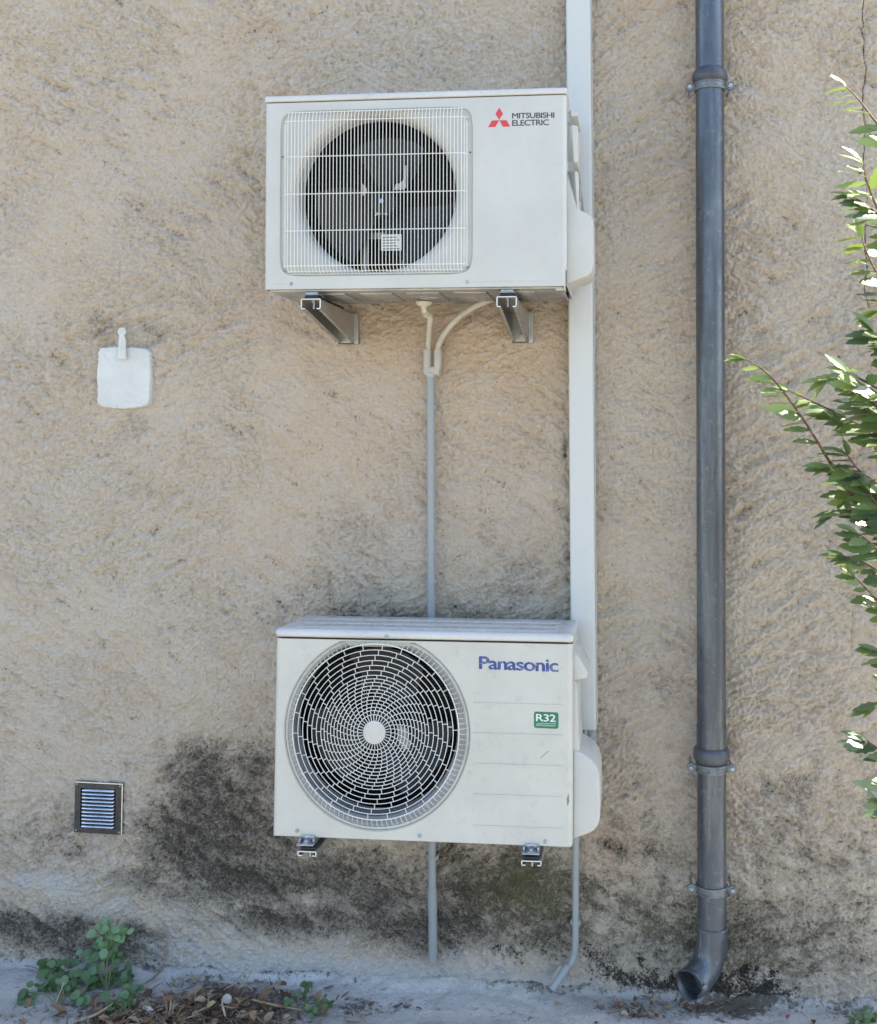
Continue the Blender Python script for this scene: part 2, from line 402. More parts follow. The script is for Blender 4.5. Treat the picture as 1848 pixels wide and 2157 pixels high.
dirt_dim = blobs(X, Z, [(880, 1945, 380, 62, .92), (1150, 1975, 130, 50, .9), (560, 1930, 160, 40, .8), (300, 1850, 120, 40, .7), (1300, 1980, 100, 60, .6), (470, 1740, 215, 175, 1.0), (480, 1840, 240, 90, .85), (760, 1850, 320, 85, .85), (1060, 1870, 260, 110, .95), (1000, 1790, 260, 60, .6), (700, 1940, 300, 50, .9), (1180, 1960, 120, 60, .8), (420, 1600, 120, 60, .75), (200, 1990, 220, 36, .95), (1250, 1800, 110, 60, .55), (420, 1640, 110, 90, .9), (530, 1620, 80, 80, .8), (370, 1760, 120, 110, .95), (520, 1850, 210, 80, .95), (640, 1850, 180, 70, .85), (800, 1900, 180, 80, .85), (1000, 1880, 160, 90, .8), (1130, 1930, 140, 80, .85), (900, 1980, 150, 40, .7),
    (100, 1960, 170, 50, 1.0), (20, 1945, 80, 45, 1.0), (270, 1970, 120, 35, .9), (150, 1800, 80, 30, .5), (60, 1740, 80, 40, .42), (330, 1880, 140, 40, .55),
    (900, 1290, 330, 34, .55), (720, 1250, 160, 70, .38), (1080, 1230, 110, 70, .42), (760, 1120, 80, 60, .30), (1020, 1130, 60, 40, .28), (600, 1300, 60, 60, .4),
    (285, 940, 60, 110, .34), (215, 690, 60, 40, .45), (330, 700, 70, 40, .42), (400, 620, 110, 80, .30), (250, 1420, 60, 50, .25),
    (310, 40, 60, 50, .30), (1200, 1200, 22, 320, .35), (1190, 940, 6, 30, .8), (900, 1000, 14, 300, .18),
    (1420, 1950, 110, 90, .50), (1600, 1980, 200, 110, .48), (1800, 2020, 120, 90, .60), (1700, 1560, 160, 60, .25), (1540, 1560, 40, 70, .35), (1540, 1800, 30, 220, .36), (1450, 1950, 26, 120, .48), (1330, 1840, 60, 90, .45), (1560, 400, 22, 400, .15), (880, 1850, 16, 170, .5),
    (1520, 1970, 440, 150, .74), (1650, 1760, 300, 200, .48), (1340, 1800, 170, 190, .50), (1500, 1500, 500, 300, .20), (300, 1750, 420, 250, .24), (100, 1760, 220, 110, .48), (1620, 700, 160, 700, .12)])  # real dirt, plus broad blobs painting the lower wall dimmer
dirt_dim = np.clip(dirt_dim+wob*np.clip(dirt_dim*2.2, 0, .5), 0, 1.1)
moss = blobs(X, Z, [(1420, 1950, 180, 120, .62), (1650, 1990, 260, 100, .52), (1120, 1870, 150, 90, .95), (1210, 1900, 90, 90, .7), (1320, 1850, 90, 90, .5), (1350, 1950, 80, 70, .55), (950, 1800, 160, 50, .35), (620, 1800, 160, 30, .3), (100, 1905, 170, 22, .55), (300, 1960, 120, 30, .4), (1560, 1880, 40, 100, .3), (1000, 1750, 200, 60, .32), (1500, 2010, 60, 40, .4)])
moss = np.clip(moss+wob*.5*np.clip(moss*2, 0, 1), 0, 1)
lime_flare = blobs(X, Z, [(560, 2008, 180, 22, .8), (420, 1995, 160, 26, .66), (250, 1915, 180, 24, .66), (90, 1862, 160, 34, .66), (400, 1955, 120, 22, .5), (620, 2030, 340, 28, 1.0), (950, 2052, 320, 28, 1.0), (1200, 2060, 200, 16, .6), (700, 2010, 120, 18, .6), (1720, 2100, 200, 12, .3), (320, 400, 300, 160, .14), (100, 1250, 200, 200, .14), (900, 90, 350, 70, .35), (560, 120, 120, 60, .25), (1000, 2015, 160, 14, .5)])  # foot bloom, plus painted lens flare lower left and pale highlights above
lime_flare = np.clip(lime_flare+wob*.45*np.clip(lime_flare*2, 0, 1), 0, 1)
warm = blobs(X, Z, [(930, 720, 280, 110, .85), (700, 720, 120, 130, .5), (1100, 750, 120, 150, .75), (900, 920, 330, 160, .45), (1290, 1780, 60, 60, .6), (350, 120, 60, 20, .35), (640, 1600, 20, 50, .2), (1535, 1640, 30, 60, .4), (640, 1160, 180, 60, .25), (800, 1180, 90, 40, .25)])  # warm tone; between the units it paints in bounced light
jz = at(1400, 2100, 0).z
mould = blobs(X, Z, [(700, 2052, 260, 7, .34), (1050, 2066, 200, 8, .42), (1720, 2118, 120, 10, .6), (1590, 2075, 70, 42, 1.1), (1530, 2080, 60, 46, 1.0), (1640, 2090, 50, 34, .9), (1360, 2062, 70, 30, .9), (1300, 2050, 50, 26, .7), (1420, 2070, 60, 34, .9), (1560, 2110, 120, 26, .9), (1200, 2005, 80, 20, .6), (1080, 2000, 70, 20, .55), (1780, 2120, 60, 18, .7), (1350, 2035, 8, 30, .8), (1395, 2030, 8, 26, .7), (1310, 2030, 8, 20, .6), (120, 2018, 200, 12, .6)])
P = np.stack([X, -H, Z], -1)
wall = grid_obj('house_wall', P, len(xs), len(zs), dict(dirt_dim=dirt_dim, moss=moss, lime_flare=lime_flare, warm=warm, mould=mould, crack=crack, hgt=np.clip(hgt*1.1, -1, 1)), wall_material())
tag(wall, 'rough beige rendered house wall with dark damp stains behind everything', 'wall')
# the body of the house behind the render, as a part
hb = MB(); hb.box((WX0, .03, -.3), (WX1, 6.0, WH)); hb.box((WX0-.3, -.02, WH), (WX1+.02, 6.4, WH+.12), .01)
hb.box((WX1-.012, -.012, -.25), (WX1+.001, .04, WH-.002)); hb.box((WX0-.001, -.012, -.25), (WX0+.012, .04, WH-.002))
hb.build('building_shell', simple('plain_render', (.50, .43, .34), .9, 0, .1, 3), wall)

# ------------------------------------------------------------------ ground
def ground_material():
    m, nt, b = new_mat('stained_concrete'); p = geo_pos(nt)
    pale, dark, far = attr(nt, 'pale'), attr(nt, 'soil'), attr(nt, 'far')
    n1 = noise(nt, 9, 7, .7, p, .4); n2 = noise(nt, 60, 6, .75, p, .5); n3 = noise(nt, 260, 4, .7, p)
    c = mix(nt, ramp(nt, n1, .35, .65), (.42, .41, .39), (.52, .51, .48))
    nz = mth(nt, 'SUBTRACT', mth(nt, 'ADD', n2, mth(nt, 'MULTIPLY', n1, .8)), .9)
    c = mix(nt, ramp(nt, mth(nt, 'ADD', pale, mth(nt, 'MULTIPLY', nz, 1.4)), .2, .9, 0, .85), c, (.76, .75, .73))
    c = mix(nt, ramp(nt, n1, .50, .66, 0, .38), c, (.24, .215, .175))
    c = mix(nt, ramp(nt, n2, .52, .68, 0, .6), c, (.16, .14, .12))
    c = mix(nt, ramp(nt, n3, .56, .72, 0, .5), c, (.10, .09, .08))
    c = mix(nt, ramp(nt, n3, .42, .30, 0, .4), c, (.70, .70, .68))
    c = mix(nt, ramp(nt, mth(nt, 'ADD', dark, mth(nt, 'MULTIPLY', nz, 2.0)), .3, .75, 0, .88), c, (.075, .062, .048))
    c = mix(nt, far, c, mix(nt, ramp(nt, n1, .3, .7), (.38, .33, .26), (.30, .27, .20)))
    nt.links.new(c, b.inputs['Base Color']); b.inputs['Roughness'].default_value = .9
    hh = mth(nt, 'ADD', noise(nt, 110, 6, .7, p), mth(nt, 'MULTIPLY', n3, .3))
    nt.links.new(bump(nt, hh, .9, .005), b.inputs['Normal'])
    return m
gx = axis(-60, -2.2, .95, 60, .006, 30); gy = np.concatenate([-(.5+np.geomspace(.02, 59.5, 30))[::-1], np.arange(-.5, .021, .005), [.05, 2, 60]])
GX, GY = np.meshgrid(gx, gy)
def gz(x, y): return .006*fbm(x*3, y*3, 3, 200)+.006*fbm(x*14, y*14, 5, 210, .6)
near = ss(-.6, -.4, GY)*ss(-2.3, -2.1, GX)*ss(1.0, .9, GX)
GZ = gz(GX, GY)*near + near*.022*ss(-.060, .0, GY+.05*fbm(GX*8, GY*8, 4, 220, .6))
def gblob(L):
    t = np.zeros_like(GX)
    for px, py, rx, ry, wt in L:
        c = at(px, py, Z=0); q = ((GX-c.x)/(rx/706))**2+((GY-c.y)/(ry/706*2.1))**2; t = np.maximum(t, wt*np.exp(-q*.9))
    return t
pale = gblob([(620, 2060, 250, 30, .8), (900, 2110, 260, 45, .9), (760, 2090, 120, 30, .7), (1100, 2120, 160, 40, .75), (1250, 2150, 200, 30, .6), (1500, 2150, 200, 20, .55), (60, 2080, 90, 40, .55), (330, 2060, 60, 25, .8), (1050, 2085, 200, 16, .6), (1700, 2150, 120, 20, .45)])
soil = gblob([(480, 2130, 160, 60, .9), (330, 2140, 140, 40, .85), (200, 2120, 130, 40, .6), (750, 2120, 60, 24, .7), (820, 2128, 50, 18, .6), (1540, 2120, 110, 26, .9), (1480, 2125, 80, 22, .8), (1620, 2115, 90, 14, .7), (1300, 2125, 90, 22, .45), (1340, 2140, 50, 18, .65), (30, 2140, 60, 14, .5), (730, 2060, 60, 18, .4), (150, 2035, 180, 8, .7), (320, 2040, 80, 5, .8), (1780, 2130, 80, 16, .6), (1160, 2090, 90, 8, .6), (1100, 2140, 70, 12, .4)])
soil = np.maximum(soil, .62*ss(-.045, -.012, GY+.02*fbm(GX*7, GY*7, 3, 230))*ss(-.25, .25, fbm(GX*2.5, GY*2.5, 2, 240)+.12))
GP = np.stack([GX, GY, GZ], -1)
far = np.clip(ss(-.9, -1.6, GY)+ss(1.2, 2.0, GX)+ss(.5, 1.5, GY), 0, 1)
ground = grid_obj('ground', GP, len(gx), len(gy), dict(pale=pale, soil=soil, far=far), ground_material())
tag(ground, 'grey concrete path with pale chalky patches at the foot of the wall', None, None, 'structure')
def gh(x, y): return float(gz(np.array([x]), np.array([y]))[0])

# ------------------------------------------------------------------ lettering
def text_part(name, s, m, parent, x0, x1, z0, z1, y, bold=.02, slope=0.0, space=1.0, depth=.0004, fat=0.0):
    cu = bpy.data.curves.new(name, 'FONT'); cu.body = s; cu.space_character = space; cu.resolution_u = 4
    t = bpy.data.objects.new(name, cu); COL.objects.link(t)
    dg = bpy.context.evaluated_depsgraph_get(); me = bpy.data.meshes.new_from_object(t.evaluated_get(dg))
    bpy.data.objects.remove(t); bpy.data.curves.remove(cu)
    co = np.array([v.co[:] for v in me.vertices]); a, b_ = co.min(0), co.max(0)
    for v in me.vertices:
        u = (v.co.x-a[0])/(b_[0]-a[0]); q = (v.co.y-a[1])/(b_[1]-a[1])
        v.co = (x0+u*(x1-x0), y, z0+q*(z1-z0)+slope*u)
    me.materials.clear(); me.materials.append(m)
    bm = bmesh.new(); bm.from_mesh(me); r = bmesh.ops.extrude_face_region(bm, geom=bm.faces[:])
    bmesh.ops.translate(bm, vec=(0, -depth, 0), verts=[v for v in r['geom'] if isinstance(v, bmesh.types.BMVert)])
    bmesh.ops.recalc_face_normals(bm, faces=bm.faces)
    if fat:
        g0 = bm.verts[:]+bm.edges[:]+bm.faces[:]
        for q, (dx_, dz_) in enumerate(((fat, 0), (-fat, 0), (0, fat*.6), (0, -fat*.6), (fat*.6, fat*.4), (-fat*.6, -fat*.4))):
            d_ = bmesh.ops.duplicate(bm, geom=g0); bmesh.ops.translate(bm, vec=(dx_, -.00003*(q+1), dz_), verts=[v for v in d_['geom'] if isinstance(v, bmesh.types.BMVert)])
    bm.to_mesh(me); bm.free()
    o = bpy.data.objects.new(name, me); COL.objects.link(o); o.parent = parent; return o

def local_fn(rt):
    Mx = Matrix.Translation(rt.location) @ rt.rotation_euler.to_matrix().to_4x4(); Mi = Mx.inverted()
    c = Mi @ Vector(CAMP)
    def f(px, py, y=0.0):
        d = Mi.to_3x3() @ Vector(CF + CR*(px-CX)/FPX - CU*(py-CY)/FPX)
        return c + d*((y-c.y)/d.y)
    return f

def screw(parent, p, r=.0042, m=None):
    mb = MB(); mb.lathe(p, [(r*1.35, 0), (r*1.35, -.001), (r, -.0012), (r*.95, -.003), (r*.6, -.0042), (.0001, -.0045)], 12)
    mb.box((p[0]-r*.7, p[1]-.0049, p[2]-.0004), (p[0]+r*.7, p[1]-.0043, p[2]+.0004))
    return mb.build('screw', m or M['zincplate'], parent)

def shell(rt, W, H, d, r, front, m):
    """sheet-steel cabinet: front plate (with its opening) + rounded front corners + sides + back"""
    mb = front
    for sgn in (0, 1):
        A = []
        n = 6
        pts = [(r-r*math.sin(a), r-r*math.cos(a)) for a in [math.pi/2*k/n for k in range(n+1)]] + [(0, d)]
        if sgn: pts = [(W-x, y) for x, y in pts]
        V = [(x, y, z) for x, y in pts for z in (0, H)]
        mb.add(V, [(2*i, 2*i+1, 2*i+3, 2*i+2) for i in range(len(pts)-1)])
    mb.add([(0, d, 0), (W, d, 0), (W, d, H), (0, d, H)], [(0, 1, 2, 3)])
    mb.add([(0, .02, H-.001), (W, .02, H-.001), (W, d, H-.001), (0, d, H-.001)], [(0, 1, 2, 3)])
    return mb.build('cabinet', m, rt, autos=40)

def interior(rt, W, H, d, xm, c, Rr, sx, sz, hubm, nb=3, ydep=.11):
    """dark chamber, coil, fan, motor bracket behind the opening"""
    mb = MB(); x1 = xm; y1 = d-.012
    mb.add([(.012, .03, .012), (x1, .03, .012), (x1, .03, H-.03), (.012, .03, H-.03), (.012, y1, .012), (x1, y1, .012), (x1, y1, H-.03), (.012, y1, H-.03)],
           [(4, 5, 6, 7), (0, 1, 5, 4), (3, 2, 6, 7), (0, 3, 7, 4), (1, 2, 6, 5)])
    mb.build('inner_chamber', M['dark'], rt, smooth=False)
    mb = MB()
    for k in range(int((H-.08)/.021)):
        z = .03+k*.021
        mb.box((.02, y1-.006, z), (x1-.006, y1-.002, z+.0035))
    mb.build('coil', M['coil'], rt, smooth=False)
    f = MB(); y = ydep
    f.lathe((c[0], y, c[1]), [(.001, -.026), (.030, -.024), (.044, -.012), (.046, .03)], 28)
    for b in range(nb):
        a0 = 2*math.pi*b/nb+.45; V = []; nr, na = 7, 9
        for i in range(nr):
            q = i/(nr-1); r = .044+q*(Rr*.93-.044)
            for j in range(na):
                t = j/(na-1); a = a0+(t*(1.55-.35*q))+.45*q
                V.append((c[0]+math.cos(a)*r*sx, y-.016+.052*t-.012*q+.01*math.sin(t*3.1), c[1]+math.sin(a)*r*sz))
        f.add(V, [(i*na+j, (i+1)*na+j, (i+1)*na+j+1, i*na+j+1) for i in range(nr-1) for j in range(na-1)])
    fan = f.build('fan', M['blade'], rt, autos=60)
    h = MB(); h.lathe((c[0], y-.026, c[1]), [(.0001, -.012), (.007, -.012), (.008, -.008), (.0085, 0)], 6); h.build('hub_nut', hubm, fan)
    return fan

# ------------------------------------------------------------------ upper outdoor unit
def upper_unit():
    W, H, d = .819, .526, .30
    rt = root('air_conditioner', (-.9787, -.40, 2.0225-.526*0), 'upper boxy cream outdoor unit with red three diamond emblem and square wire fan guard', 'air conditioner', 'outdoor cooling units on the wall', (.0044, .0013, 0))
    f = local_fn(rt)
    seam = f(870, 208).z; lid0 = seam+.0015
    a = f(591, 236); b = f(996, 578); x0, x1, z1, z0 = a.x, b.x, f(795, 229).z, f(795, 580).z
    c = f(797, 411, .045); cx, cz = c.x, c.z
    rx = (f(960, 411, .045).x-f(634, 411, .045).x)/2; rz = (f(799, 249, .045).z-f(799, 572, .045).z)/2
    HS = seam-.0015; rc = .012
    # front sheet with rounded-rectangle window
    def rr(a_, q=0.0):
        hx, hz = (x1-x0)/2-q, (z1-z0)/2-q; mx, mz = (x0+x1)/2, (z0+z1)/2
        dx, dz = math.cos(a_), math.sin(a_); n = 14
        t = 1/((abs(dx)/hx)**n+(abs(dz)/hz)**n)**(1/n) if n else 0
        return (mx+dx*t, mz+dz*t)
    ex = [math.atan2(sz_*(z1-z0)/2*k, sx_*(x1-x0)/2) for sx_ in (-1, 1) for sz_ in (-1, 1) for k in (.9, .96, 1, 1.04, 1.1)]
    fr = MB(); ring = plate_with_hole(fr, rc, W-rc, 0, HS, dict(c=((x0+x1)/2, (z0+z1)/2), f=rr, extra=ex), 0, 96)
    inner = [(v[0]+((x0+x1)/2-v[0])*.012, .009, v[2]+((z0+z1)/2-v[2])*.012) for v in ring]
    loft(fr, ring, inner)
    # bottom front flange
    fr.box((.002, .0006, -.0005), (W-.002, .012, .0005))
    cab = shell(rt, W, HS, d, rc, fr, M['cream'])
    # recess floor with round mouth
    rec = MB(); e = .004
    n = 96
    mouth = lambda a_, k=1.13: (cx+math.cos(a_)*rx*k, min(max(cz+math.sin(a_)*rz*k, z0+.006), z1-.006))
    V = []; A = []
    ang = sorted([2*math.pi*k/n for k in range(n)]+[math.atan2(z-cz, x-cx) % (2*math.pi) for x in (x0, x1) for z in (z0, z1)])
    hr = plate_with_hole(rec, x0+e*.2, x1-e*.2, z0+e*.2, z1-e*.2, dict(c=(cx, cz), f=mouth), .0085, 96)
    prev = hr
    for k, yy in ((1.10, .0105), (1.05, .017), (1.015, .028), (1.0, .045), (1.0, .075)):
        cur = [(cx+(v[0]-cx)*0+math.cos(math.atan2((v[2]-cz)/rz, (v[0]-cx)/rx))*rx*k, yy, cz+math.sin(math.atan2((v[2]-cz)/rz, (v[0]-cx)/rx))*rz*k) for v in hr]
        loft(rec, prev, cur); prev = cur
    rec.build('fan_surround', M['pcover'], rt, autos=30)
    interior(rt, W, H, d, x1+.02, (cx+.004, cz-.012), rx*.95, 1, rz/rx, M['zincplate'], 3, .10)
    # motor support and label; pale plates imitate glints on the blades, seen through the guard
    mb = MB(); q = f(772, 500, .17); q2 = f(772, 590, .17)
    mb.box((q.x-.010, .165, .02), (q.x+.004, .185, q.z+.01)); q3 = f(850, 500, .17)
    mb.box((q.x-.002, .165, q.z-.006), (q3.x+.004, .185, q.z+.012)); mb.box((q3.x-.004, .166, .02), (q3.x+.002, .18, q.z))
    mb.build('motor_mount', simple('mount_steel', (.42, .41, .38), .4, .5, .2, 30), rt, smooth=False)
    mb = MB(); p = f(803, 494, .06); a_ = f(803, 528, .06); b_ = f(846, 494, .06)
    mb.box((p.x, .0605, a_.z), (b_.x, .062, p.z)); lab = mb.build('rating_label', M['ring'], rt, smooth=False)
    mb = MB()
    for k in range(5):
        zz = a_.z+(p.z-a_.z)*(k+.6)/5.6; mb.box((p.x+.004, .0599, zz-.0012), (b_.x-.006-(k % 3)*.005, .0603, zz+.0012))
    mb.build('label_lines', M['ink'], lab, smooth=False)
    mb = MB(); g = f(803, 452, .08); mb.prism([(g.x-.019, g.z-.004), (g.x-.012, g.z+.007), (g.x, g.z+.010), (g.x+.016, g.z+.006), (g.x+.019, g.z-.003), (g.x+.013, g.z+.0005), (g.x+.002, g.z+.001), (g.x-.008, g.z-.001)], .078, .081)
    g = f(768, 400, .08); gm = simple('painted_blade_glint', (.42, .41, .38), .5, 0, .1, 30); mb.build('blade_glint', gm, rt, smooth=False); mb = MB(); mb.prism([(g.x-.006, g.z+.018), (g.x+.006, g.z+.004), (g.x+.008, g.z-.006), (g.x-.005, g.z-.017)], .078, .081)
    g = f(841, 393, .08); mb.build('blade_glint', gm, rt, smooth=False); mb = MB(); mb.prism([(g.x-.014, g.z-.009), (g.x-.010, g.z+.006), (g.x+.004, g.z+.009), (g.x+.012, g.z+.018), (g.x+.017, g.z+.058), (g.x+.021, g.z+.058), (g.x+.020, g.z-.004), (g.x+.012, g.z-.009)], .078, .081)
    mb.build('blade_glint', gm, rt, smooth=False)
    # wire guard
    g = MB(); yo = -.020; r = .00105
    top, bot = z1-.004, z0+.012
    tz, bz = f(800, 249, yo).z, f(800, 558, yo).z
    X0, X1 = f(606, 411, yo).x, f(972, 411, yo).x
    nw = 50
    for k in range(nw):
        x = X0+(X1-X0)*k/(nw-1)
        g.tube([(x, .008, top), (x, yo*.55, top-.002), (x, yo*.95, tz+.004), (x, yo, tz-.006), (x, yo, bz+.006), (x, yo*.9, bz-.004), (x, yo*.3, bz-.016), (x, .008, bot-.004)], r, 5)
    side = [(.35, .0075), (.65, .0115), (.9, .0135)]
    for s_, xe in ((-1, X0), (1, X1)):
        for q_, off in ((.2, .0070), (.5, .0115), (.85, .0135)):
            x = xe+s_*off; yy = yo*(1-q_)
            g.tube([(x, yy, tz-.012*q_-.002), (x, yy, bz-.004)], r, 5)
    def hor(z, y=yo, rr_=.00135, ext=1):
        P_ = [(X0-.0145, .008, z), (X0-.0138, yo*.35, z), (X0-.009, yo*.82, z), (X0, y, z), (X1, y, z), (X1+.009, yo*.82, z), (X1+.0138, yo*.35, z), (X1+.0145, .008, z)]
        g.tube(P_, rr_, 6)
    sl = 0
    for py in (325, 404.5, 482.5, 557): hor(f(800, py, yo).z-.0006, yo+.0022)
    hor(tz-.001, yo+.002, .0012)
    g.tube([(X0-.004, .004, top+.001), (X1+.004, .004, top+.001)], .0014, 6); g.tube([(X0-.002, yo*.5, top-.004), (X1+.002, yo*.5, top-.004)], .0012, 6)
    g.tube([(X0, .004, bot-.006), (X1, .004, bot-.006)], .0013, 6); g.tube([(X0, yo*.45, bz-.013), (X1, yo*.45, bz-.013)], .0011, 6)
    # frame corners
    g.build('fan_guard', M['wire'], rt)
    for px, py in ((599, 573), (987, 566)): screw(rt, f(px, py, .008), .0048)
    for px, py in ((614, 598), (985, 594)): screw(rt, f(px, py, 0), .0034)
    for px, py in ((604, 239), (977, 228), (596, 331), (991, 321), (707, 235), (879, 229), (708, 582), (876, 580)):
        p = f(px, py, .008); mb = MB(); mb.lathe(p, [(.0022, 0), (.0022, -.0015), (.0001, -.002)], 8); mb.build('clip', M['darkslot'], rt)
    # pressed line along the bottom
    mb = MB(); a_ = f(575, 598.5); b_ = f(1150, 592)
    mb.box((a_.x, -.0008, a_.z-.0008), (f(605, 598).x, .0003, a_.z+.0008), .0006); mb.build('pressed_line', M['cream'], rt); mb = MB(); mb.box((f(995, 593).x, -.0008, b_.z-.0010), (b_.x, .0003, b_.z+.0008), .0006)
    mb.build('pressed_line', M['cream'], rt)
    # lid
    mb = MB(); mb.box((-.0018, -.0018, lid0), (W+.0018, d+.002, H), .006, 3); mb.box((.10, .03, H-.001), (W-.1, d-.03, H+.003), .002)
    mb.build('lid', M['lid'], rt)
    # base pan
    mb = MB(); mb.box((.012, .012, -.006), (W-.010, d-.004, .001), .003)
    for k in range(5):
        xa = .12+k*.13; mb.box((xa, .05, -.010), (xa+.09, .25, -.0055), .003)
    mb.box((.012, d-.004, -.006), (W-.01, d, .02)); mb.lathe((.43, .16, -.013), [(.0001, 0), (.03, .001), (.034, .006)], 20, 'z')
    mb.build('base_pan', M['pan'], rt)
    mb = MB(); mb.box((W-.030, .014, -.011), (W-.004, .06, .0), .001); mb.box((W-.008, .004, -.014), (W-.003, .02, .03), .001)
    mb.build('corner_flange', M['bracket'], rt)
    mb = MB(); mb.box((W-.0005, .003, .0), (W+.0008, .006, .042)); mb.build('side_gap', M['darkslot'], rt)
    # emblem + lettering
    k = lambda x, y: (lambda v: (v.x, v.z))(f(980+x/4.143, 150+y/4.144))
    mb = MB()
    for poly in ([(298, 318), (331, 371), (298, 424), (265, 373)], [(234, 431), (297, 429), (265, 486), (201, 489)], [(299, 429), (362, 428), (393, 483), (331, 485)]):
        mb.prism([k(*q) for q in poly], -.0006, .0002)
    mb.build('emblem', M['red'], rt, smooth=False)
    a_, b_ = k(412, 413), k(778, 366)
    text_part('lettering', 'MITSUBISHI', M['ink'], rt, a_[0], b_[0], a_[1], k(412, 366)[1], -.0001, 0, k(778, 406)[1]-a_[1], .92, fat=.00034)
    a_ = k(412, 477)
    text_part('lettering', 'ELECTRIC', M['ink'], rt, a_[0], k(730, 470)[0], a_[1], k(412, 427)[1], -.0001, 0, k(730, 471)[1]-a_[1], .92, fat=.00034)
    # service cover on the side
    yc = .09
    o = lambda px, py: (lambda v: (v.x, v.z))(f(px, py, yc))
    T = [(1197, 238), (1207, 241), (1220, 250), (1221, 258)]
    xb = W-.001
    poly = [(xb, o(1205, 238)[1])]+[o(1206, 240), o(1219, 248), o(1220, 256)]+[(xb+.003, o(1205, 257)[1]), (xb+.003, o(1205, 272)[1])]+[o(1219, 276), o(1220, 282), o(1219.5, 352)]+[(xb+.003, o(1205, 353)[1]), (xb+.003, o(1205, 368)[1])]+[o(1219, 371), o(1221, 376), o(1221, 449), o(1244, 460), o(1251, 468), o(1252, 562), o(1248, 580), o(1238, 588)]+[(xb, o(1205, 603)[1])]
    mb = MB(); mb.prism(poly, .035, .20, .0035, 2)
    cov = mb.build('service_cover', M['pcover'], rt)
    mb = MB()
    for i in range(6):
        p = f(1221, 381+i*8, .10); mb.box((p.x-.0006, .085, p.z-.0022), (p.x+.0016, .115, p.z+.0022))
    mb.build('vent_slot', M['darkslot'], cov)
    mb = MB(); mb.box((W-.001, .03, o(1205, 262)[1]-.012), (W+.006, .19, o(1205, 262)[1]+.012)); mb.build('recess', M['bracket'], cov)
    return rt

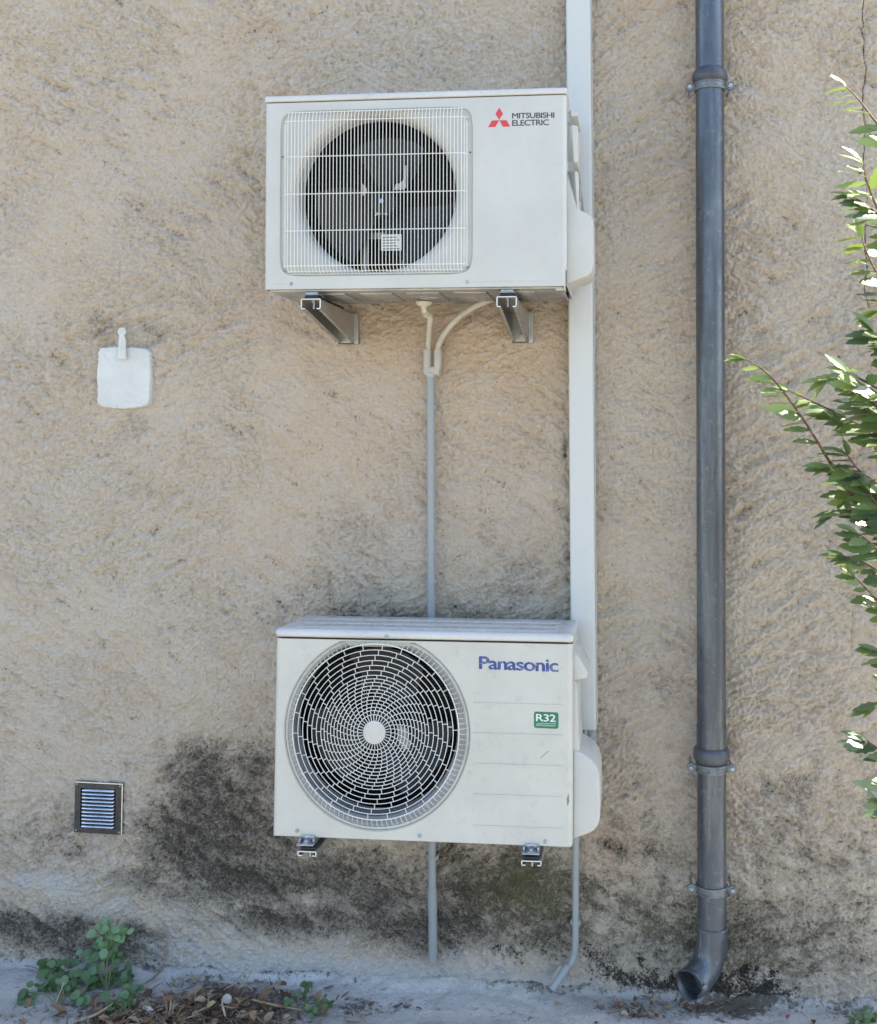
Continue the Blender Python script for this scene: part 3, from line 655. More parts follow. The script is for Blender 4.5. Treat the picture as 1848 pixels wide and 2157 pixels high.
# ------------------------------------------------------------------ lower outdoor unit
def lower_unit():
    W, H, d = .801, .540, .289
    rt = root('air_conditioner', (-.9473, -.40, .5617), 'lower cream outdoor unit with round fan guard, blue lettering and green sticker', 'air conditioner', 'outdoor cooling units on the wall', (-.0346, .0019, 0))
    f = local_fn(rt)
    seam = f(890, 1349.5).z; HS = seam-.001; rc = .014
    c = f(793, 1542); cx, cz = c.x, c.z
    rx = (f(991.5, 1542).x-f(597, 1542).x)/2; rz = rx*1.025; ztop = HS-.0035
    def hole(a_, k=1.0): return (cx+math.cos(a_)*rx*k, min(cz+math.sin(a_)*rz*k, ztop))
    fr = MB(); ac = math.asin((ztop-cz)/rz)
    ring = plate_with_hole(fr, rc, W-rc, 0, HS, dict(c=(cx, cz), f=hole, extra=[ac, math.pi-ac]), 0, 128)
    inn = [(cx+(v[0]-cx)*.985, .0045, cz+(v[2]-cz)*.985) for v in ring]; loft(fr, ring, inn)
    inn2 = [(cx+(v[0]-cx)*.955, .0055, cz+(v[2]-cz)*.955) for v in ring]; loft(fr, inn, inn2)
    inn3 = [(cx+(v[0]-cx)*.93, .016, cz+(v[2]-cz)*.93) for v in ring]; loft(fr, inn2, inn3)
    shell(rt, W, HS, d, rc, fr, M['cream2'])
    mb = MB(); mb.box((rc, -.0004, HS-.0006), (W-rc, .01, HS+.0008)); mb.build('seam', M['darkslot'], rt, smooth=False)
    # thin dark outline of the recess (gap where guard seats)
    mb = MB(); mb.tube([(v[0], .0048, v[2]) for v in inn[::2]], .0011, 6, closed=True); mb.build('recess_line', simple('recess_gap_brown', (.20, .18, .14), .8, 0, .3, 30), rt)
    # bell mouth and chamber
    gcy = f(788.5, 1543, -.028); gx_, gz_ = gcy.x, gcy.z
    mb = MB(); m0 = f(792, 1531, .05); mr = (f(963, 1531, .05).x-f(621, 1531, .05).x)/2
    E_ = [[(cx+math.cos(a_)*rx*.945, .012, min(cz+math.sin(a_)*rz*.945, ztop-.004)) for a_ in [2*math.pi*k/96 for k in range(96)]]]
    for kk, yy in ((1.05, .018), (1.012, .028), (1.0, .05), (1.0, .10)): E_.append([(m0.x+math.cos(a_)*mr*kk, yy, min(m0.z+math.sin(a_)*mr*1.02*kk, ztop-.004)) for a_ in [2*math.pi*k/96 for k in range(96)]])
    for a_, b_ in zip(E_[:-1], E_[1:]): loft(mb, a_, b_)
    mb.build('fan_surround', simple('grey_bell_mouth', (.36, .37, .38), .4, .2, .12, 14), rt, autos=50)
    interior(rt, W, H, d, .55, (m0.x, m0.z), mr*.95, 1, 1.02, M['zincplate'], 3, .115)
    mb = MB(); mm_ = simple('mount_steel', (.40, .39, .34), .4, .5, .2, 30)
    for px in (764, 769, 774): p = f(px, 1380, .20); mb.box((p.x-.001, .198, cz+.03), (p.x+.001, .204, cz+.215))
    p = f(797, 1431, .20); mb.box((f(768, 1431, .2).x, .197, p.z-.003), (f(820, 1431, .2).x, .205, p.z+.003), 0)
    mb.build('motor_mount', mm_, rt, smooth=False); mb = MB()
    for px, a_, b_ in ((862, 1510, 1660), (868, 1520, 1640), (872, 1500, 1600)): p = f(px, a_, .20); mb.box((p.x-.0012, .198, f(px, b_, .2).z), (p.x+.0012, .204, p.z))
    mb.build('motor_mount', simple('mount_steel', (.40, .39, .34), .4, .5, .2, 30), rt, smooth=False)
    mb = MB(); g = f(848, 1560, .08); mb.prism([(g.x-.012, g.z+.04), (g.x+.012, g.z+.035), (g.x+.022, g.z-.01), (g.x+.006, g.z-.03), (g.x-.010, g.z-.006)], .078, .082); mb.build('blade_glint', simple('painted_blade_glint', (.30, .31, .32), .4, .2, .2, 40), rt, smooth=False)  # pale plate imitating a glint on the blade
    # guard: rings, brick-like struts, side skirt
    g = MB(); s = MB(); yo = -.026
    RX = (f(964, 1543, yo).x-f(612.5, 1543, yo).x)/2; RZ = (f(788, 1356, yo).z-f(788, 1728, yo).z)/2
    rad = [144, 178, 205, 235, 264, 293, 322, 350, 379, 408, 436, 465, 505, 545, 585, 627, 670, 718]; rad = [x/718 for x in rad]
    cap = 97/718
    yof = lambda q: yo+.010*q**3-.001
    def pt(q, a_): return (gx_+math.cos(a_)*RX*q, yof(q), gz_+math.sin(a_)*RZ*q)
    for i, q in enumerate(rad):
        n_ = 72 if q > .4 else 48
        g.tube([pt(q, 2*math.pi*k/n_) for k in range(n_)], .00115 if i < 17 else .0018, 5, closed=True)
    prevq = cap
    for i, q in enumerate(rad):
        cnt = 32 if i < 12 else 26
        for k in range(cnt):
            a_ = 2*math.pi*k/cnt-.043*i+.05
            g.tube([pt(prevq, a_), pt(q, a_)], .00105, 4, caps=False)
        prevq = q
    g.build('fan_guard', M['ring'], rt)
    mb = MB(); mb.lathe((gx_, yof(0), gz_), [(.0001, -.0022), (RX*cap*.9, -.0022), (RX*cap*.98, -.0015), (RX*cap*1.0, .001), (.0001, .001)], 40, sz=RZ/RX); mb.build('guard_cap', M['cream2'], rt)
    nS = 110
    for k in range(nS):
        a_ = 2*math.pi*k/nS
        A = Vector(pt(1, a_)); xe = cx+math.cos(a_)*rx*.955; ze = min(cz+math.sin(a_)*rz*.955, ztop-.004)
        s.tube([A, A.lerp(Vector((xe, .004, ze)), .6)+Vector((0, -.004, 0)), (xe, .006, ze)], .0013, 4, caps=False)
    s.tube([(cx+math.cos(2*math.pi*k/96)*rx*.962, .004, min(cz+math.sin(2*math.pi*k/96)*rz*.962, ztop-.003)) for k in range(96)], .0022, 6, closed=True)
    s.build('guard_skirt', M['skirt'], rt)
    # panel ribs
    for (ya, yb) in ((1478.6, 1485), (1542.7, 1548), (1606.5, 1613.5), (1671, 1679), (1737, 1745)):
        a_ = f(998, ya); b_ = f(1185, yb); zm = (a_.z+b_.z)/2
        mb = MB(); V = []
        for xx in (a_.x, b_.x): V += [(xx, -.0001, zm+.0006), (xx, -.0019, zm-.0004), (xx, -.0019, zm-.0016), (xx, -.0001, zm-.0062)]
        V[1] = (V[1][0]+.001, *V[1][1:]); V[2] = (V[2][0]+.001, *V[2][1:])
        mb.add(V, [(0, 1, 5, 4), (1, 2, 6, 5), (2, 3, 7, 6), (0, 3, 2, 1), (4, 5, 6, 7)]); mb.build('rib', M['cream2'], rt, smooth=False)
    for px, py in ((626.5, 1749.5), (884.5, 1760.5), (1149, 1772)): screw(rt, f(px, py), .0042)
    screw(rt, Vector((f(814, 1341, -.003).x, -.0035, f(814, 1341, -.003).z)), .004)
    mb = MB(); a_ = f(1139, 1597); b_ = f(1155, 1582); mb.tube([(a_.x, -.0004, a_.z), (b_.x, -.0004, b_.z)], .0007, 4)
    mb.build('scratch', simple('scratched_paint', (.32, .22, .16), .7, 0, .1, 40), rt, smooth=False)
    mb = MB(); p = f(1199, 1685); mb.prism([(p.x-.006, p.z+.002), (p.x-.001, p.z+.016), (p.x+.0005, p.z-.004), (p.x-.004, p.z-.015)], -.0004, .0004); mb.build('dent', M['zincclamp'], rt, smooth=False)
    # lid: tall rounded lid with long shallow ribs
    bm = MB(); bm.box((-.003, -.003, HS+.0022), (W+.003, d+.001, H+.006), .016, 5)
    for a_, b_ in ((.035, .10), (.118, .18), (.20, .262)): bm.box((.045, a_, H+.0045), (W-.045, b_, H+.0072), .0026, 3)
    bm.build('lid', M['lid'], rt)
    mb = MB()
    for px, py, ln in ((1152, 1322, .02), (1160, 1324, .014)):
        p = f(px, py, .14); mb.box((p.x-ln, .138, H+.0073), (p.x+ln, .141, H+.0076))
    mb.build('lid_stain', simple('brown_stain', (.30, .28, .24), .8, 0, .3, 40), rt, smooth=False)
    mb = MB(); mb.box((.012, .012, -.006), (W-.012, d-.01, .001), .002); mb.build('base_pan', M['pan'], rt)
    mb = MB(); mb.box((.003, .001, -.0015), (W-.003, .01, .0008)); mb.build('bottom_flange', M['cream2'], rt)
    # lettering and sticker
    k = lambda x, y: (lambda v: (v.x, v.z))(f(960+x/3.635, 1280+y/3.635))
    a_ = k(183, 468); text_part('lettering', 'Panasonic', M['blue'], rt, a_[0], k(784, 480)[0], a_[1], k(183, 374)[1], -.0001, 0, k(784, 490)[1]-a_[1]-.0005, .92, fat=.0015)
    mb = MB(); ax, az = k(600, 920); bx_, bz_ = k(788, 800); q = .006
    sh = (k(788, 860)[1]-k(600, 852)[1]); P_ = []
    for (ux, uz, a0) in ((bx_-q, bz_-q, 0), (ax+q, bz_-q, 90), (ax+q, az+q, 180), (bx_-q, az+q, 270)):
        for j in range(5): t = R(a0+j*22.5); P_.append((ux+q*math.cos(t), uz+q*math.sin(t)+sh*(ux-ax)/(bx_-ax)))
    mb.prism(P_, -.0006, .0002); st_ = mb.build('sticker', M['green'], rt, smooth=False)
    text_part('sticker_lettering', 'R32', M['white'], st_, k(621, 0)[0], k(768, 0)[0], k(621, 868)[1], k(621, 813)[1], -.0007, 0, sh*.8, .95, fat=.0006)
    text_part('sticker_lettering', 'REFRIGERANT', M['white'], st_, k(621, 0)[0], k(768, 0)[0], k(621, 904)[1], k(621, 893)[1], -.0007, .0, sh*.8, 1.05)
    mb = MB(); u = k(621, 884); v = k(768, 884); mb.box((u[0], -.0010, u[1]-.0005+sh*.4), (v[0], -.0006, u[1]+.0004+sh*.4)); mb.build('sticker_line', M['white'], st_, smooth=False)
    # side cover with grab handle
    yc = .10; o = lambda px, py: (lambda v: (v.x, v.z))(f(px, py, yc)); xb = W-.001
    mb = MB()
    mb.prism([(xb, o(1205, 1362)[1]), o(1221, 1374), o(1238, 1402), o(1241, 1409), o(1239, 1419), (xb, o(1205, 1423)[1])], .03, .22, .004, 2)
    mb.prism([(xb, o(1205, 1420)[1]), o(1213, 1422), o(1219, 1440), o(1220, 1530), o(1224, 1568), (xb, o(1205, 1580)[1])], .035, .24, .002, 2)
    mb.prism([(xb, o(1205, 1566)[1]), o(1224, 1570), o(1248, 1586), o(1259, 1600), o(1265, 1622), o(1266, 1704), o(1262, 1722), o(1251, 1735), o(1232, 1743), (xb, o(1205, 1750)[1])], .03, .25, .007, 3)
    mb.build('side_cover', M['pcover'], rt)
    # feet
    for px in (646, 1119):
        p = f(px, 1765, -.02); mb = MB()
        mb.box((p.x-.023, -.034, -.0145), (p.x+.023, .09, -.0105), .004, 2); mb.box((p.x-.018, -.004, -.0125), (p.x+.018, .0, .004), .0015)
        mb.box((p.x-.021, -.020, -.0106), (p.x-.016, .06, .0), .001); mb.box((p.x+.016, -.020, -.0106), (p.x+.021, .06, .0), .001)
        ft = mb.build('foot', M['zincplate'], rt)
        mb = MB(); mb.lathe((p.x, -.018, -.0105), [(.014, 0), (.014, .002), (.0085, .0022), (.0085, .007), (.0001, .0075)], 6, 'z'); mb.build('bolt', M['zincplate'], ft)
    return rt

# ------------------------------------------------------------------ brackets under the units
def bracket(px0, px1, py, Yf, label, foot=True):
    a = at(px0, py, Yf); b = at(px1, py, Yf); w_ = b.x-a.x; x = (a.x+b.x)/2; L = -Yf-.022
    rt = root('wall_bracket', (x, 0, a.z), label, 'wall bracket', 'folded steel brackets carrying the units')
    h0, h1, t = (.027 if not foot else .0115), (.086 if not foot else .070), .0022; hw = w_/2; yF, yB = Yf, -.022
    mb = MB()
    mb.box((-hw, yF, -t), (hw, yB, 0), .0006)
    for s in (-1, 1):
        xa, xb2 = s*hw, s*(hw-t)
        V = [(xa, yF, -t*.5), (xa, yB, -t*.5), (xa, yB, -h1), (xa, yF+.02, -h0), (xa, yF, -h0)]; V += [(xb2, *v[1:]) for v in V]
        mb.add(V, [(0, 1, 2, 3, 4), (9, 8, 7, 6, 5)]+[(i, (i+1) % 5, (i+1) % 5+5, i+5) for i in range(5)])
        # inward lip
        xc = s*(hw-.010)
        V = [(xa, yF, -h0), (xa, yF+.02, -h0), (xa, yB, -h1), (xc, yF, -h0), (xc, yF+.02, -h0), (xc, yB, -h1)]
        V += [(v[0], v[1], v[2]+t) for v in V]
        mb.add(V, [(0, 1, 4, 3), (1, 2, 5, 4), (6, 7, 10, 9), (7, 8, 11, 10), (0, 3, 9, 6), (3, 4, 10, 9), (4, 5, 11, 10)])
    mb.build('arm', M['bracket'], rt, smooth=False, fix=True)
    mb = MB()
    mb.box((-hw-.004, -.022, -h1-.004), (hw+.012, -.019, .004), .0006); mb.box((hw+.008, -.026, -h1-.004), (hw+.012, -.004, .004), .0005)
    mb.box((-hw, -.022, -h1-.004), (hw, -.012, -h1), .0006)
    pl = mb.build('wall_plate', M['bracket'], rt, smooth=False)
    for zz in (-.018, -.068):
        m2 = MB(); m2.lathe((hw*.2, -.022, zz), [(.011, 0), (.011, -.002), (.0075, -.0022), (.0075, -.008), (.0001, -.0085)], 6); m2.build('bolt', M['zincplate'], pl)
    # pale cut edge at the mouth of the channel
    mb = MB(); e = .0016
    mb.box((-hw-.0004, yF-.0012, -e), (hw+.0004, yF+.001, e*.6), .0005)
    for s in (-1, 1): mb.box((s*hw-e*.8, yF-.0012, -h0+.003), (s*hw+e*.8, yF+.001, -e), .0004); mb.box((min(s*hw, s*(hw-.010)), yF-.0012, -h0-.0006), (max(s*hw, s*(hw-.010)), yF+.001, -h0+.0022), .0004)
    mb.build('cut_edge', M['bracket_edge'], rt, smooth=False)
    # threaded rod, washer and rubber block
    mb = MB(); yd = yF+.030
    mb.tube([(0, yd, -.024), (0, yd, .022)], .0035, 8); mb.lathe((0, yd, -.006), [(.0001, 0), (.008, 0), (.008, .004), (.0001, .004)], 6, 'z'); mb.build('threaded_rod', M['zincplate'], rt)
    mb = MB(); mb.box((-.019, yF+.006, .0003), (.019, yF+.085, .0085 if foot else .011), .002); mb.build('rubber_block', M['rubber'], rt)
    if not foot:
        mb = MB(); mb.box((-.021, yF+.004, .011), (.021, yF+.08, .0135), .001); mb.box((-.017, yF+.008, .0135), (.017, yF+.075, .021), .002); mb.lathe((0, yF+.026, .019), [(.011, 0), (.011, .003), (.0001, .003)], 12, 'z')
        mb.build('mounting_foot', M['zincplate'], rt)
        # long rubber-backed rail
        mb = MB(); mb.box((-.014, yF+.09, .0003), (.016, yB-.09, .012), .002); mb.build('damper_rail', M['rubber'], rt)
    return rt

up = upper_unit(); lo = lower_unit()
bracket(635, 675, 630, -.398, 'steel bracket with pale front edge under the fan side of the upper unit', False)
bracket(1047, 1088, 625, -.398, 'steel bracket under the upper unit beside the white duct', False)
bracket(628, 666, 1793, -.436, 'channel bracket under the fan side of the lower unit above the dark stain')
bracket(1099, 1140, 1813, -.436, 'channel bracket under the lower unit between the two grey drain pipes')

# ------------------------------------------------------------------ white duct
def duct():
    Y = -.066; a0, a1 = at(1192, -40, Y), at(1246, -40, Y); b0, b1 = at(1203.5, 1537, Y), at(1256.5, 1537, Y)
    rt = root('pipe_duct', (b0.x, 0, b0.z), 'tall white plastic duct running up the wall past both units', 'duct')
    o = Vector(rt.location)
    up_ = (a0-b0).normalized(); k = (4.4-b0.z)/up_.z
    A0, A1 = b0+up_*k, b1+up_*k
    def sec(p, q):
        r = .007; w_ = (q-p).length; pts = []
        for (ux, uy, s0) in ((r, Y+r, 180), (w_-r, Y+r, 270)):
            for j in range(5): t = R(s0+j*22.5); pts.append((p.x+ux+r*math.cos(t), uy+r*math.sin(t), 0))
        return [Vector((p.x, .01, 0))]+[Vector(v) for v in pts]+[Vector((p.x+w_, .01, 0))]
    zs_ = [b0.z, b0.z+.003]+[b0.z+.003+(A0.z-b0.z)*t/12 for t in range(1, 13)]
    V = []; n = 0
    for z in zs_:
        t = (z-b0.z)/(A0.z-b0.z); S_ = sec(b0.lerp(A0, t), b1.lerp(A1, t)); n = len(S_)
        V += [Vector((v.x, v.y, z))-o for v in S_]
    F = [(i*n+j, i*n+j+1, (i+1)*n+j+1, (i+1)*n+j) for i in range(len(zs_)-1) for j in range(n-1)]
    mb = MB(); mb.add(V, F); ob = mb.build('duct_cover', M['duct'], rt, autos=50)
    so = ob.modifiers.new('s', 'SOLIDIFY'); so.thickness = .0018; so.offset = -1
    # lip line of the snap-on cover
    mb = MB()
    for e0, e1, s in ((b0, A0, -1), (b1, A1, 1)):
        p = Vector((e0.x, 0, e0.z))-o; q = Vector((e1.x, 0, e1.z))-o
        mb.tube([(p.x+s*.0008, -.012, p.z+.002), (q.x+s*.0008, -.012, q.z)], .0018, 4)
    mb.build('back_rail', M['duct'], rt)
    pr = root('refrigerant_pipe', (at(1240, 1540, -.05).x, 0, at(1240, 1540, -.05).z), 'grey lagged pipe leaving the bottom of the white duct into the lower unit', 'pipe')
    oo = Vector(pr.location)
    mb = MB(); P_ = [at(1244, 1500, -.035), at(1244, 1560, -.037), at(1241, 1585, -.06), at(1228, 1612, -.12), at(1212, 1640, -.20)]
    mb.tube([p-oo for p in P_], [.018, .0185, .019, .0175, .016], 14); mb.build('lagging', M['lag'], pr)
    mb = MB(); P_ = [at(1232, 1500, -.05), at(1232, 1555, -.052), at(1228, 1590, -.08), at(1214, 1625, -.16)]
    mb.tube([p-oo for p in P_], .008, 10); mb.build('wrapped_cable', M['coupler'], pr)
duct()

# ------------------------------------------------------------------ drains
def clip(parent, p, o, r, m):
    mb = MB(); q = p-o
    mb.lathe((q.x, q.y, q.z), [(r+.0005, -.006), (r+.002, -.006), (r+.002, .006), (r+.0005, .006)], 16, 'z')
    mb.box((q.x-r-.004, q.y, q.z-.006), (q.x+r+.004, -.0-.001, q.z+.006), .001); mb.box((q.x-r-.005, q.y-.004, q.z-.007), (q.x-r-.0005, q.y+.006, q.z+.007), .001); mb.box((q.x+r+.0005, q.y-.004, q.z-.007), (q.x+r+.005, q.y+.006, q.z+.007), .001)
    mb.build('pipe_clip', m, parent)
def corrugated(pts, r, pitch=.0042):
    P_ = [Vector(p) for p in pts]; D = [0]
    for a, b in zip(P_[:-1], P_[1:]): D.append(D[-1]+(b-a).length)
    # catmull-rom resample
    def ev(s):
        i = max(0, min(len(P_)-2, next((k for k in range(len(D)-1) if D[k+1] >= s), len(P_)-2))); t = (s-D[i])/(D[i+1]-D[i])
        p0, p1, p2, p3 = P_[max(i-1, 0)], P_[i], P_[i+1], P_[min(i+2, len(P_)-1)]
        return .5*((2*p1)+(p2-p0)*t+(2*p0-5*p1+4*p2-p3)*t*t+(3*p1-p0-3*p2+p3)*t**3)
    n = int(D[-1]/pitch*2); Q = [ev(D[-1]*k/n) for k in range(n+1)]
    return Q, [r*(1.06 if k % 2 else .90) for k in range(n+1)]
def drain():
    Y = -.030; tp = at(907.5, 790, Y); bt = at(912.5, 2026, Y); k = .0122
    rt = root('drain_pipe', (bt.x, 0, bt.z), 'thin straight grey drain pipe fed by two corrugated hoses running behind the lower unit', 'drain pipe')
    o = Vector(rt.location)
    mb = MB(); j = at(911, 1872, Y)
    mb.tube([tp-o, j-o], .0118, 18); mb.tube([j+Vector((0, 0, .004))-o, j-Vector((0, 0, .012))-o, at(911.5, 1915, Y)-o, at(911.8, 1925, Y)-o, bt-o], [.0138, .0142, .0142, .0132, .0132], 18)
    mb.build('conduit', M['grey_pvc'], rt)
    for py in (858, 1224, 1806): p = at(907.5+(py-790)*.0043, py, Y); clip(rt, p, o, .0118, M['grey_pvc'])
    # Y coupler
    mb = MB()
    for px in (900.5, 922.5):
        mb.tube([at(px, 737, Y)-o, at(px, 741, Y)-o, at(px-.5, 770, Y)-o, at(px-1+(2 if px < 910 else -3), 790, Y)-o], [.0128, .0122, .0118, .011], 14)
    a = at(899, 772, Y)-o; b = at(921, 788, Y)-o
    mb.box((a.x-.009, Y-.011, b.z), (b.x+.009, Y+.011, a.z), .006, 3); p = at(908, 790, Y)-o; mb.lathe((p.x, Y, p.z-.006), [(.0001, .012), (.0135, .012), (.0135, 0), (.0001, 0)], 18, 'z')
    mb.build('coupler', M['coupler'], rt)
    # hoses
    Q, rr_ = corrugated([at(902, 742, Y)-o, at(903, 715, -.035)-o, at(905, 685, -.06)-o, at(906, 668, -.09)-o, at(899, 659, -.13)-o, at(896, 648, -.17)-o], .0085)
    mb = MB(); mb.tube(Q, rr_, 12); mb.build('hose', M['hose'], rt)
    Q, rr_ = corrugated([at(922, 742, Y)-o, at(925, 725, -.034)-o, at(938, 700, -.045)-o, at(962, 672, -.07)-o, at(992, 650, -.10)-o, at(1018, 637, -.13)-o, at(1040, 628, -.16)-o], .0088)
    mb = MB(); mb.tube(Q, rr_, 12); mb.build('hose', M['hose'], rt)
    # plug elbow under the pan
    mb = MB(); c = at(893, 637, -.20)-o
    mb.lathe((c.x, c.y, c.z), [(.0001, .001), (.024, .001), (.024, -.001), (.017, -.009), (.009, -.012), (.0085, -.022), (.0001, -.022)], 20, 'z')
    mb.tube([c+Vector((0, 0, -.012)), c+Vector((.001, .004, -.022)), at(896, 656, -.175)-o], .0088, 12); mb.tube([at(895, 655, -.176)-o, at(899, 662, -.15)-o], .0115, 12)
    mb.build('drain_elbow', M['hose'], rt)
drain()
def drain2():
    Y = -.028; P_ = [at(1212, 1560, Y), at(1213.5, 1761, Y), at(1213, 1860, Y), at(1212.5, 1990, Y), at(1211, 2010, Y-.002), at(1205, 2026, Y-.006), at(1195, 2039, -.042), at(1161, 2085, -.075)]
    rt = root('drain_pipe', (P_[-1].x, 0, P_[-1].z), 'narrow grey drain pipe kinked outward at its foot beside the dark moss', 'drain pipe')
    o = Vector(rt.location)
    mb = MB(); mb.tube([p-o for p in P_], .0098, 16); mb.tube([at(1197, 2034, -.045)-o, at(1162, 2085, -.075)-o], .0112, 16)
    mb.build('conduit', M['grey_pvc'], rt)
    mb = MB(); a = at(1161, 2085.5, -.0755)-o; d_ = (at(1161, 2085, -.075)-at(1195, 2039, -.042)).normalized()
    mb.tube([a, a+d_*.0008], .009, 14); mb.build('pipe_mouth', M['darkslot'], rt)
    mb = MB(); mb.tube([at(1185, 2035, -.02)-o, at(1166, 2062, -.024)-o], .008, 12); mb.build('pipe_stub', M['coupler'], rt)
    clip(rt, at(1212.5, 1943, Y), o, .0098, M['grey_pvc'])
drain2()

# ------------------------------------------------------------------ downpipe
def downpipe():
    Y = -.085; r = .0410
    b = at(1500, 1951, Y); t = at(1495, 0, Y)
    rt = root('downpipe', (b.x, 0, 0), 'dark grey zinc rainwater downpipe with clamps and a bent shoe', 'downpipe')
    o = Vector(rt.location)
    ux = (t.x-b.x)/(t.z-b.z)
    def c(py): z = at(1497, py, Y).z; return Vector((b.x+ux*(z-b.z), Y, z))-o
    top = Vector((b.x+ux*(5.5-b.z), Y, 5.5))-o
    def cyl(seq, m, name, n=40, par=rt):
        mb = MB(); mb.tube([s_[0] for s_ in seq], [s_[1] for s_ in seq], n, caps=False); return mb.build(name, m, par, autos=50)
    V_ = Vector((0, 0, 1))
    cyl([(top, r), (c(0), r), (c(150), r)], M['zinc'], 'pipe')
    q = c(163); cyl([(q+V_*.024, r*.99), (q+V_*.020, r*1.06), (q+V_*.012, r*1.18), (q, r*1.25), (q-V_*.010, r*1.22), (q-V_*.016, r*1.10), (q-V_*.020, r*1.02)], M['patina'], 'socket_lip')
    cyl([(c(165), r*1.0), (c(700), r), (c(1300), r*1.0), (c(1529), r*1.0)], M['zinc'], 'pipe')
    cyl([(c(1527), r*1.03), (c(1531), r*1.035), (c(1580), r*1.035)], M['zinc'], 'pipe')
    q = c(1590); cyl([(q+V_*.024, r*1.04), (q+V_*.022, r*1.15), (q+V_*.014, r*1.24), (q, r*1.27), (q-V_*.011, r*1.22), (q-V_*.017, r*1.12), (q-V_*.022, r*1.02)], M['patina'], 'socket_lip')
    cyl([(c(1585), r), (c(1955), r)], M['zinc'], 'pipe')
    # bent shoe: swings sideways and out, with an open slanted mouth
    P_ = [c(1949), c(1953), c(1975)]+[at(*a)-o for a in [(1498, 1998, Y), (1494, 2020, -.088), (1485, 2041, -.098), (1471, 2060, -.112), (1455, 2072, -.128), (1445, 2078, -.138)]]
    mb = MB(); mb.tube(P_, [r*1.04, r*1.06, r*1.05, r*1.05, r*1.06, r*1.07, r*1.07, r*1.06, r*1.05], 40, caps=False)
    ob = mb.build('shoe', M['zinc'], rt, autos=60)
    # shape the mouth: pull the upper rim back, dent the near side, keep above the ground
    me = ob.data; n = len(me.vertices); last = [v for v in me.vertices if v.index >= n-40]
    cc = sum((v.co for v in last), Vector())/40
    for v in last:
        d_ = v.co-cc; kf = max(0, -d_.y/r); v.co += Vector((.030, .004, .026))*kf; v.co += (cc-v.co)*(.16 if d_.y < -.015 and d_.z < 0 else 0); v.co += Vector((rnd.uniform(-.0012, .0012), 0, rnd.uniform(-.0012, .0012)))
    for v in me.vertices:
        wz = v.co.z+o.z
        if wz < .004: v.co.z = .004-o.z
    so = ob.modifiers.new('s', 'SOLIDIFY'); so.thickness = .0016; so.offset = -1
    mb = MB(); mb.tube([P_[1]+Vector((0, 0, 0))+Vector((r*1.05*math.cos(a), r*1.05*math.sin(a), .0)) for a in [2*math.pi*k/40 for k in range(40)]], .0013, 5, closed=True)
    mb.tube([p+Vector((-r*.80, -r*.66, .006)) if i < 4 else p+Vector((-r*.70+.006*i, -r*.70, .004*i)) for i, p in enumerate(P_[1:-2])], .0013, 5)
    mb.build('seam', M['zincclamp'], ob)
    def clamp(py, yoff=0):
        q = c(py); mb = MB()
        n_ = 40; h = .012
        mb.lathe((q.x, q.y, q.z), [(r*1.015, -h), (r*1.09, -h), (r*1.12, -h*.8), (r*1.12, -h*.55), (r*1.07, -h*.4), (r*1.07, h*.4), (r*1.12, h*.55), (r*1.12, h*.8), (r*1.09, h), (r*1.015, h)], 48, 'z')
        mb.box((q.x-.010, q.y-r*1.125, q.z-h*.9), (q.x+.010, q.y-r*.98, q.z+h*.9), .003)
        for s in (-1, 1):
            ex = q.x+s*(r+.016)
            mb.box((min(q.x+s*(r*.9), ex), q.y-.010, q.z-.009), (max(q.x+s*r*.9, ex), q.y-.005, q.z+.009), .002)
            mb.lathe((ex, q.y-.008, q.z), [(.0001, -.004), (.0125, -.003), (.0135, 0), (.0135, .004), (.0001, .004)], 20)
        cl = mb.build('clamp', M['zincclamp'], rt, autos=30)
        for s in (-1, 1):
            ex = q.x+s*(r+.016)
            m2 = MB(); m2.lathe((ex, q.y-.012, q.z), [(.007, 0), (.0065, -.003), (.004, -.0045), (.0001, -.003)], 12); m2.tube([(ex, q.y-.006, q.z), (ex, .0, q.z)], .0035, 8)
            m2.build('screw', M['zincplate'], cl)
    clamp(184); clamp(1616); clamp(1871)
downpipe()

